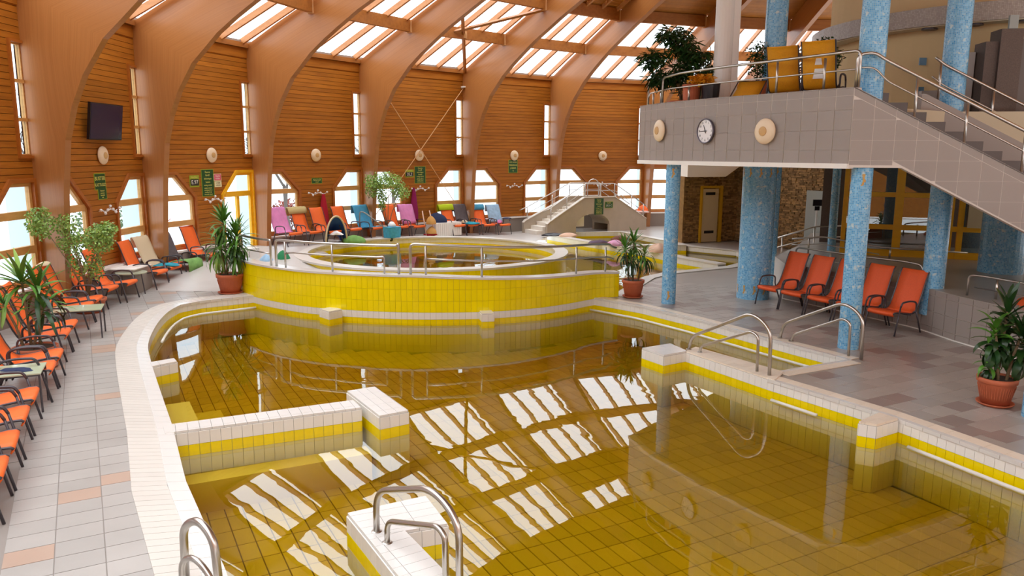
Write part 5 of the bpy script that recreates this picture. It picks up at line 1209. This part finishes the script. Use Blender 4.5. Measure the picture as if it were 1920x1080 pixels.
def gal_at(xt):                                       # facade frame at the place with ratio x/y
    for i in range(len(GF) - 1):
        r0, r1 = GF[i][0] / GF[i][1], GF[i + 1][0] / GF[i + 1][1]
        if r0 <= xt <= r1: return i, i + 1, (xt - r0) / (r1 - r0)
speaker(gal_M(*gal_at(.1882), 3.68), 'round cream speaker on the grey gallery front, left of the clock', .225, 'speakers on the gallery'); speaker(gal_M(*gal_at(.322), 3.60), 'round cream speaker on the grey gallery front, right of the clock', .225, 'speakers on the gallery')
ck = thing('wall_clock', 'round white wall clock on the grey gallery front between two speakers', 'clock'); ck.matrix_basis = gal_M(*gal_at(.2465), 3.635)
obj('rim', MB().lathe([(.20, 0), (.235, .01), (.24, .05), (.225, .06), (.215, .045)], k=40, cap=False), 'clockrim', ck, True, False); dial = obj('dial', MB().lathe([(.22, .02), (.22, .035)], k=40), 'clockw', ck, world=False)
CKM = ck.matrix_basis.copy()
for h in range(1, 13):
    a = pi / 2 - h * pi / 6; text(str(h), .062, 'ink', dial, CKM @ Matrix.Translation((.172 * cos(a), .172 * sin(a), .036)), 'numeral')
def hand(a, l, w, nm):
    d = Vector((cos(a), sin(a), 0)); n = Vector((-d.y, d.x, 0)); q = [d * -.045 + n * w, d * -.045 - n * w, d * l - n * w * .5, d * l + n * w * .5]
    obj(nm, MB().add([tuple(p + Vector((0, 0, .040))) for p in q] + [tuple(p + Vector((0, 0, .044))) for p in q], [(0, 3, 2, 1), (4, 5, 6, 7), (0, 1, 5, 4), (1, 2, 6, 5), (2, 3, 7, 6), (3, 0, 4, 7)]), 'ink', ck, world=False)
hand(pi / 2 + radians(24), .125, .010, 'hour_hand'); hand(pi + radians(2), .165, .007, 'minute_hand'); obj('hub', MB().lathe([(.014, .035), (.014, .048)], k=12), 'ink', ck, world=False)
# television
tv = thing('television', 'flat dark television tilted forward on the boarded wall above a speaker', 'television'); tv.matrix_basis = bay_M(2) @ Matrix.Translation((2.32, -.18, 3.84)) @ Matrix.Rotation(radians(7), 4, 'X')
obj('frame', MB().box(-.66, .66, -.03, .03, -.40, .40), 'black', tv, world=False); obj('screen', MB().box(-.635, .635, -.034, -.028, -.375, .375), 'screen', tv, world=False); obj('bracket', MB().box(-.1, .1, .03, .17, -.1, .1), 'black', tv, world=False)
# signs: flat boards with small lettering
def sign(b, t, z, w, h, m, label, lines, border=None, y=-.012):
    s = thing('wall_sign', label, 'sign'); s.matrix_basis = bay_M(b) @ Matrix.Translation((t, y, z)) @ Matrix.Rotation(pi / 2, 4, 'X'); Ms = s.matrix_basis.copy()
    bd = obj('board', MB().box(-w / 2, w / 2, -h / 2, h / 2, -.008, .0), m, s, world=False)
    if border: obj('border', MB().box(-w / 2 - .015, w / 2 + .015, -h / 2 - .015, h / 2 + .015, -.010, -.002), border, s, world=False)
    for tx, yy_, sz, mm in lines: text(tx, sz, mm, bd, Ms @ Matrix.Translation((0, yy_ * h, .001)), sx=1.0)
    return s
sign(2, 2.20, 2.52, .42, .34, 'green', 'upper of two green and yellow signs stacked under the leftmost visible speaker', [('BUSTER', .19, .12, 'txt'), ('KATTUSZI', -.22, .10, 'txt')], 'ygreen')
sign(2, 2.26, 2.24, .33, .22, 'green', 'lower of two green and yellow signs stacked under the leftmost visible speaker', [('Kattuszi', .33, .05, 'txt'), ('maszazs', .1, .05, 'txt'), ('hasznalat', -.12, .045, 'txt'), ('csak', -.34, .04, 'txt')], 'ygreen')
big = [('Kamra', .41, .075, 'txt'), ('fürdő', .29, .075, 'txt'), ('különleges', .16, .07, 'txt'), ('hatású', .03, .07, 'txt'), ('meleg vizével', -.09, .06, 'txt'), ('ajánljuk önöknek', -.2, .045, 'txt'), ('vízmélység 90 cm', -.28, .045, 'txt'), ('vízhőfok 36 fok', -.36, .045, 'txt'), ('köszönjük szépen', -.44, .045, 'txt')]
sign(3, 2.22, 2.34, .46, .72, 'green', 'tall dark green notice with yellow lettering between a small green and a pink sign', big, 'ygreen')
sign(3, 1.70, 2.40, .36, .32, 'ygreen', 'small lime and black sign with white figures left of a tall green notice', [('Vízhőfok', .33, .07, 'txt')], None); 
def plate(b, t, z, w, h, tx, sz, label):
    s = sign(b, t, z, w, h, 'black', label, [(tx, 0, sz, 'txtw')], None, -.022); return s
plate(3, 1.70, 2.37, .31, .17, 'E.97', .15, 'black plate with white figures set on the lime sign left of the tall green notice')
sign(3, 2.62, 2.48, .28, .17, 'pink', 'pink sign with white print right of the tall green notice', [('TILOS', .18, .07, 'txtw'), ('FUTNI', -.2, .06, 'txtw')], 'paper'); sign(3, 2.63, 2.29, .28, .16, 'paper', 'cream paper sign below the pink sign', [('A VÍZBE', .2, .05, 'ink'), ('UGRANI', -.2, .05, 'ink')], None)
sign(4, 2.43, 2.27, .42, .16, 'green', 'small low green sign above the hooks with the red robe', [('MASZ JET', .15, .08, 'txt'), ('36 fok', -.28, .05, 'txt')], 'ygreen')
sign(5, 2.45, 2.38, .48, .60, 'green', 'tall dark green notice with yellow lettering, right of a small sign crossed by a cable', big, 'ygreen')
sign(5, 1.96, 2.44, .38, .28, 'ygreen', 'small lime and black sign crossed by a cable', [('Vízhőfok', .34, .06, 'txt')]); plate(5, 1.96, 2.41, .33, .15, '35,2', .14, 'black plate with white figures on the lime sign crossed by a cable')
sign(6, 2.37, 2.66, .44, .50, 'green', 'green and lime striped sign directly under a wall speaker', [('SÓS VIZES', .33, .085, 'txt'), ('MEDENCE', .1, .09, 'txt'), ('JOBBRA', -.14, .085, 'txt'), ('V', -.36, .1, 'txt')], 'ygreen')
def bsign(s0, z, w, h, m, label, lines, border=None):
    s = thing('wall_sign', label, 'sign'); d, n = bu, -bnn
    p = b0 + bu * s0 + n * .015
    s.matrix_basis = Matrix(((d.x, 0, n.x, p.x), (d.y, 0, n.y, p.y), (0, 1, 0, z), (0, 0, 0, 1))); Ms = s.matrix_basis.copy()
    bd = obj('board', MB().box(-w / 2, w / 2, -h / 2, h / 2, -.01, .004), m, s, world=False)
    if border: obj('border', MB().box(-w / 2 - .012, w / 2 + .012, -h / 2 - .012, h / 2 + .012, -.012, .002), border, s, world=False)
    for tx, yy_, sz, mm in lines: text(tx, sz, mm, bd, Ms @ Matrix.Translation((0, yy_ * h, .006)))
bsign(2.38, 1.05, .44, .66, 'green', 'tall green notice with yellow lettering on the front of the footbridge', big); bsign(2.88, 1.11, .38, .24, 'green', 'small green sign right of the tall notice on the footbridge', [('Vízhőfok', .3, .06, 'txt'), ('37,5 C', -.15, .11, 'txtw')], 'ygreen')
# coat hooks with robes
def hooks(b, t0, t1, z, label):
    h = thing('coat_rack', label, 'coat rack', group='wrought coat racks'); h.matrix_basis = bay_M(b)
    obj('rail', MB().tube([(t0 + (t1 - t0) * k / 8, -.04, z + .03 * sin(k * 1.6)) for k in range(9)], .011, 6), 'wht', h, True, False)
    for k, (f, dz) in enumerate(((0, .03), (.22, -.05), (.36, .02), (.5, .10), (.64, .02), (.78, -.05), (1, .03))):
        x = t0 + (t1 - t0) * f; obj('knob', MB().lathe([(.001, -.035), (.025, -.025), (.035, 0), (.025, .025), (.001, .035)], (x, -.09, z + dz), 10), 'wht', h, True, False); obj('hook_arm', MB().tube([(x, -.03, z), (x, -.09, z + dz)], .009, 5), 'wht', h, True, False)
HL = {1: 'leftmost', 2: 'by the leafy fig tree', 3: 'above the tall potted dracaena', 4: 'holding the red robe', 5: 'holding the magenta robe', 6: 'below the striped green sign', 7: 'behind the footbridge rails'}
for b in (1, 2, 3, 4, 5, 6, 7): hooks(b, 2.0, 2.78, 1.86, 'white branching coat rack on the boarded wall, ' + HL[b])
def robe(b, t, z0, z1, w, m, label, slim=.5):
    rows = []
    for i in range(12):
        v = i / 11; ww = w * (.16 + (1 - .16) * min(1, v * 1.25) ** .8) * (1 - .25 * max(0, v - .8) * 3 * slim); dp = .06 + .09 * v
        rows.append([tuple(bay_M(b) @ Vector((t + ww * cos(a) / 2 * (1 + .12 * sin(4 * a + 3 * v)), -.10 - dp * sin(a) * (1 + .2 * sin(3 * a)) * .8, z0 + (z1 - z0) * v - .05 * (cos(2 * a)) * (v > .9)))) for a in [2 * pi * j / 18 for j in range(19)]])
    tag(obj('robe', MB().grid(rows), m, smooth=True), label, 'robe')
robe(4, 2.60, 1.84, .72, .42, 't_red', 'deep red bathrobe hanging from a wall rack between two windows'); robe(5, 2.08, 1.92, .72, .36, 't_mag', 'magenta bathrobe hanging from a wall rack below a small lime sign')

# ------------------------------------------------------------------ plants
def pot(t, r0, r1, h, m='terra', saucer=True, ribs=True):
    z0 = .035 if saucer else 0
    pt = obj('pot', MB().lathe([(r0, z0), (r1 * .93, z0 + h * .78), (r1 * .95, z0 + h * .80), (r1, z0 + h * .82), (r1 * 1.02, z0 + h), (r1 * .9, z0 + h), (r1 * .88, z0 + h * .9)], k=40), m, t, True, False)
    if ribs:
        mb = MB()
        for k in range(40):
            a = 2 * pi * k / 40; mb.tube([((r0 + .002) * cos(a), (r0 + .002) * sin(a), z0 + .04), (r1 * .92 * cos(a), r1 * .92 * sin(a), z0 + h * .70)], .005, 4)
        obj('pot_ribs', mb, m, pt, world=False)
    obj('soil', MB().lathe([(r1 * .89, z0 + h * .9), (r1 * .88, z0 + h * .93)], k=24), 'soil', t, world=False)
    if saucer: obj('saucer', MB().lathe([(r0 * 1.02, 0), (r0 * 1.28, .03), (r0 * 1.30, .045), (r0 * 1.2, .04), (r0 * .98, .02)], k=40), m, t, True, False)
LEAF = {}
def leaf_mesh(key, L, W, droop, m, seg=6):
    rows = []
    for i in range(seg + 1):
        v = i / seg; w = W * (sin(pi * min(.97, .10 + .9 * v)) ** .7) if i < seg else .003
        a = droop * v; x = L * (sin(a) / droop if droop else v); z = L * ((cos(a) - 1) / droop if droop else 0)
        rows.append([(x, -w / 2, z), (x, 0, z - w * .18), (x, w / 2, z)])
    LEAF[key] = MB().grid(rows).mesh('leaf_blade', m, True)
for k, m in (('d', 'leaf2'), ('g', 'leaf'), ('l', 'leaf3')):
    leaf_mesh(k + '0', .42, .055, .5, m); leaf_mesh(k + '1', .48, .05, 1.3, m); leaf_mesh(k + '2', .50, .05, 2.1, m); leaf_mesh(k + 'b', .36, .085, 1.3, m); leaf_mesh(k + 'c', .34, .09, 2.0, m); leaf_mesh(k + 'a', .34, .08, .5, m)
def leaf(parent, key, p, az, el, s=1., roll=0.):
    o = bpy.data.objects.new('leaf', LEAF[key]); COL.objects.link(o); o.parent = parent
    o.matrix_basis = Matrix.Translation(p) @ Matrix.Rotation(az, 4, 'Z') @ Matrix.Rotation(-el, 4, 'Y') @ Matrix.Rotation(roll, 4, 'X') @ Matrix.Scale(s, 4)
def crown(parent, p, n, rnd, keys, s=1., elmin=-.2, elmax=1.45, spread=.25):
    for i in range(n):
        f = i / n; el = elmax + (elmin - elmax) * f ** .9; az = i * 2.4 + rnd.uniform(-.3, .3)
        q = Vector(p) - Vector((0, 0, spread * f)); leaf(parent, keys[min(len(keys) - 1, int(f * len(keys)))], q, az, el, s * rnd.uniform(.8, 1.12), rnd.uniform(-.3, .3))
def cane_plant(name, label, x, y, potr, poth, canes, seed, rz=0., z=0., potm='terra', cat='plant'):
    t = thing(name, label, cat, (x, y, z)); rnd = random.Random(seed); pot(t, potr * .72, potr, poth, potm)
    for cx, cy, h, tx, ty, n, keys, s, spr, el0 in canes:
        pts = [(cx, cy, poth * .9), (cx + tx * .4, cy + ty * .4, poth + (h - poth) * .5), (cx + tx, cy + ty, h)]
        obj('stem', MB().tube(pts, .022, 7, True, .016), 'bark', t, True, False); crown(t, pts[-1], n, rnd, keys, s, el0, 1.45, spr)
    return t
cane_plant('potted_dracaena', 'broad leaved dracaena in a ribbed terracotta pot at the right edge of the deck', 6.30, 9.68, .235, .34,
           [(0, .02, 1.30, .05, .0, 44, ['da', 'db', 'dc', 'dc'], 1.0, .55, -.5), (.07, -.06, 1.02, .12, -.04, 34, ['da', 'db', 'dc'], .95, .42, -.5), (-.08, .0, .62, -.06, 0, 26, ['gb', 'gc', 'dc'], .62, .2, -.6), (.04, .09, .98, .16, .12, 26, ['da', 'dc'], .95, .4, -.4), (-.02, -.05, 1.05, -.14, -.03, 30, ['gb', 'dc'], .9, .35, -.5)], 5)
cane_plant('potted_dracaena', 'tall dracaena in a terracotta pot at the left end of the yellow wall', -6.45, 17.45, .30, .42,
           [(-.05, 0, 1.72, -.02, 0, 62, ['g0', 'g1', 'g2'], 1.15, .35, -.5), (.07, .03, 1.38, .12, 0, 62, ['g0', 'g1', 'g2'], 1.15, .35, -.6), (-.10, .05, 1.18, -.12, .02, 62, ['g1', 'g2', 'l2'], 1.15, .35, -.7), (.10, -.05, 1.05, .1, -.05, 44, ['g1', 'd2', 'g2'], 1.0, .3, -.7)], 9)
cane_plant('potted_dracaena', 'dracaena in a terracotta pot between the yellow wall and the slim blue column', 2.73, 17.2, .25, .37,
           [(-.10, 0, 1.15, -.10, 0, 38, ['g0', 'g1', 'd2'], .85, .2, -.6), (.0, .05, 1.28, .0, .02, 40, ['g0', 'g1', 'g2'], .85, .22, -.6), (.10, 0, 1.02, .14, 0, 40, ['l1', 'g2', 'd2'], .85, .2, -.7), (-.02, -.08, .95, -.06, -.06, 30, ['g1', 'd2'], .8, .2, -.7)], 3)
cane_plant('potted_yucca', 'yucca with bare pale stems in a low terracotta pot between left chairs', -7.08, 11.16, .30, .30,
           [(-.05, 0, 1.35, -.05, 0, 26, ['l0', 'g0', 'g1'], 1.25, .12, -.1), (.06, .03, 1.22, .04, 0, 26, ['g0', 'g1', 'd1'], 1.25, .12, -.3), (.02, -.08, .95, .22, -.02, 18, ['g1', 'd2'], 1.1, .12, -.4), (-.12, -.05, 1.0, -.25, 0, 18, ['g1', 'l2'], 1.1, .12, -.4)], 11)
def fig(name, label, x, y, z, potr, poth, h, blobs, m, seed, n=900, leafs=.05, potm='terra', cat='plant', lw=.28):
    t = thing(name, label, cat, (x, y, z)); rnd = random.Random(seed)
    if potr: pot(t, potr * .75, potr, poth, potm, False, False)
    st = MB(); fo = MB()
    for bx_, by_, bz_, rx, ry, rzz, w in blobs:
        st.tube([(rnd.uniform(-.03, .03), rnd.uniform(-.03, .03), poth * .9), (bx_ * .35, by_ * .35, h * .55), (bx_, by_, bz_)], .02, 5, True, .008)
        for i in range(int(n * w)):
            u = Vector((rnd.gauss(0, 1), rnd.gauss(0, 1), rnd.gauss(0, 1))).normalized() * (rnd.random() ** .45)
            p = Vector((bx_ + u.x * rx, by_ + u.y * ry, bz_ + u.z * rzz)); d = Vector((rnd.uniform(-1, 1), rnd.uniform(-1, 1), rnd.uniform(-1.3, .2))).normalized(); s_ = d.orthogonal().normalized() * leafs * lw; L_ = leafs * rnd.uniform(.7, 1.3)
            fo.add([p, p + d * L_ * .5 + s_, p + d * L_, p + d * L_ * .5 - s_], [(0, 1, 2, 3)])
    obj('stem', st, 'bark', t, True, False); obj('foliage', fo, m, t, False, False, kind='stuff'); return t
fig('potted_fig', 'airy weeping fig in a wide terracotta pot in front of the second beam', -8.50, 15.26, 0, .32, .28, 1.7,
    [(-.55, -.45, 1.84, .26, .25, .34, .36), (-.22, -.2, 1.80, .22, .25, .22, .15), (-.20, -.05, 1.45, .28, .3, .26, .26), (.30, .0, 1.50, .30, .3, .30, .5), (.42, .1, 1.68, .20, .25, .16, .2), (-.2, 0, 1.0, .16, .2, .36, .12), (.16, 0, .95, .2, .2, .3, .15)], 'leaf3', 21, 2000, .06)
x, y, z, deg = onbay(4, 4.55, 1.1)
fig('potted_fig', 'weeping fig with a thin stem at the back wall by the fifth beam', x, y, z, .22, .45, 1.6, [(-.45, .0, 1.85, .35, .35, .45, .5), (.1, 0, 2.0, .5, .4, .35, .5), (.45, .1, 1.65, .38, .35, .32, .3), (-.15, 0, 1.35, .18, .2, .4, .2)], 'leaf3', 22, 1300, .08, 'skin')
# gallery plants
t = fig('indoor_tree', 'tall dark leaved indoor tree on the gallery left of the white column', 3.60, 16.95, 3.95, .3, .36, 1.9,
    [(-.22, 0, 1.72, .38, .3, .20, .5), (-.62, 0, 1.25, .30, .3, .20, .45), (.02, 0, 1.45, .35, .3, .22, .45), (.30, 0, 1.25, .36, .3, .18, .45), (-.38, .1, .85, .42, .3, .18, .55), (.42, 0, .90, .30, .3, .18, .4), (.25, .1, .55, .34, .3, .25, .45), (.0, 0, 1.0, .3, .3, .2, .3)], 'leaf2', 31, 700, .22, lw=.10)
fig('gallery_shrub', 'small leaved bush on the gallery between the white and blue columns', 4.95, 16.2, 3.95, .22, .7, 1.3, [(0, 0, 1.25, .24, .25, .28, .4), (.1, 0, .95, .3, .25, .2, .4)], 'leaf2', 33, 900, .07)
fig('gallery_shrub', 'low dark bush under the indoor tree, left of the white column', 4.1, 16.7, 3.95, .2, .35, .8, [(0, 0, .75, .35, .3, .35, .8)], 'leaf2', 34, 900, .09)
fig('gallery_shrub', 'brownish dry bush behind the amber loungers on the gallery', 5.75, 15.6, 3.95, .2, .4, 1.0, [(0, 0, 1.0, .22, .22, .42, .9)], 'bark', 35, 900, .07)
fig('gallery_shrub', 'dark leaved bush at the right behind the amber loungers', 6.35, 16.4, 3.95, .2, .4, 1.1, [(0, 0, 1.35, .25, .22, .3, .5), (.2, 0, 1.2, .2, .2, .2, .3)], 'leaf2', 36, 700, .09)
for i, (x, y) in enumerate(((3.62, 16.15), (3.95, 15.9))):
    o = tag(obj('planter', MB().lathe([(.14, 3.95), (.18, 4.55), (.19, 4.58), (.16, 4.56)], (x, y, 0), 20), ('terra', 'black')[i]), ('terracotta planter at the left end of the gallery railing', 'black planter with yellow leaves on the gallery')[i], 'planter')
o = fig('gallery_flower', 'yellow leaved plant on the gallery at the left end of the railing', 3.80, 16.05, 3.95, 0, .3, .55, [(0, 0, .72, .28, .22, .14, .6)], 'amber', 37, 500, .10)
for i, (x, y, w) in enumerate(((4.42, 15.35, .10), (4.62, 15.2, .09))): tag(obj('glass_jar', MB().lathe([(w * .8, 4.2), (w, 4.22), (w, 4.42), (w * .7, 4.44)], (x, y, 0), 16), ('panelgrey', 'wht')[i]), ('grey jar on the gallery edge at the foot of the white column', 'white bowl on the gallery edge at the foot of the white column')[i], 'jar')
# amber loungers on the gallery
for i, (x, y, deg, lb) in enumerate([(5.04, 14.56, 56, 'left amber lounger on the gallery with its high back to the railing'), (5.40, 13.86, 56, 'right amber lounger on the gallery with a worn pale patch')]):
    c = chair(x, y, deg, lb, 'amber loungers on the gallery', 'amber', 3.95)
fr_ = thing('amber_lounger', 'low folded amber lounger on the gallery, left of the two upright ones', 'chair', (4.42, 14.95, 3.95), radians(236), 'amber loungers on the gallery')
obj('seat', sheet([(.3, .25), (.1, .35), (-.1, .48), (-.22, .62)], .5, .5), 'amber', fr_, True, False); obj('frame', MB().tube([(.3, -.27, 0), (.3, -.27, .25), (-.22, -.27, .62), (-.22, .27, .62), (.3, .27, .25), (.3, .27, 0)], .014, 6), 'darkmetal', fr_, True, False)
mw = Matrix.Translation((5.40, 13.86, 3.95)) @ Matrix.Rotation(radians(56), 4, 'Z')
for k, (z0, z1, w) in enumerate(((.52, .68, .10), (.74, .84, .06))):
    f_ = lambda z: -.355 - (z - .52) * .39 - .030
    tag(obj('worn_patch', MB().add([mw @ Vector((f_(z), y, z)) for z, y in ((z0, -w), (z0, w), (z1, w * .6), (z1, -w * .8))], [(0, 1, 2, 3)]), 'wht'), ('lower pale worn patch on the right amber lounger', 'upper pale worn patch on the right amber lounger')[k], 'patch')
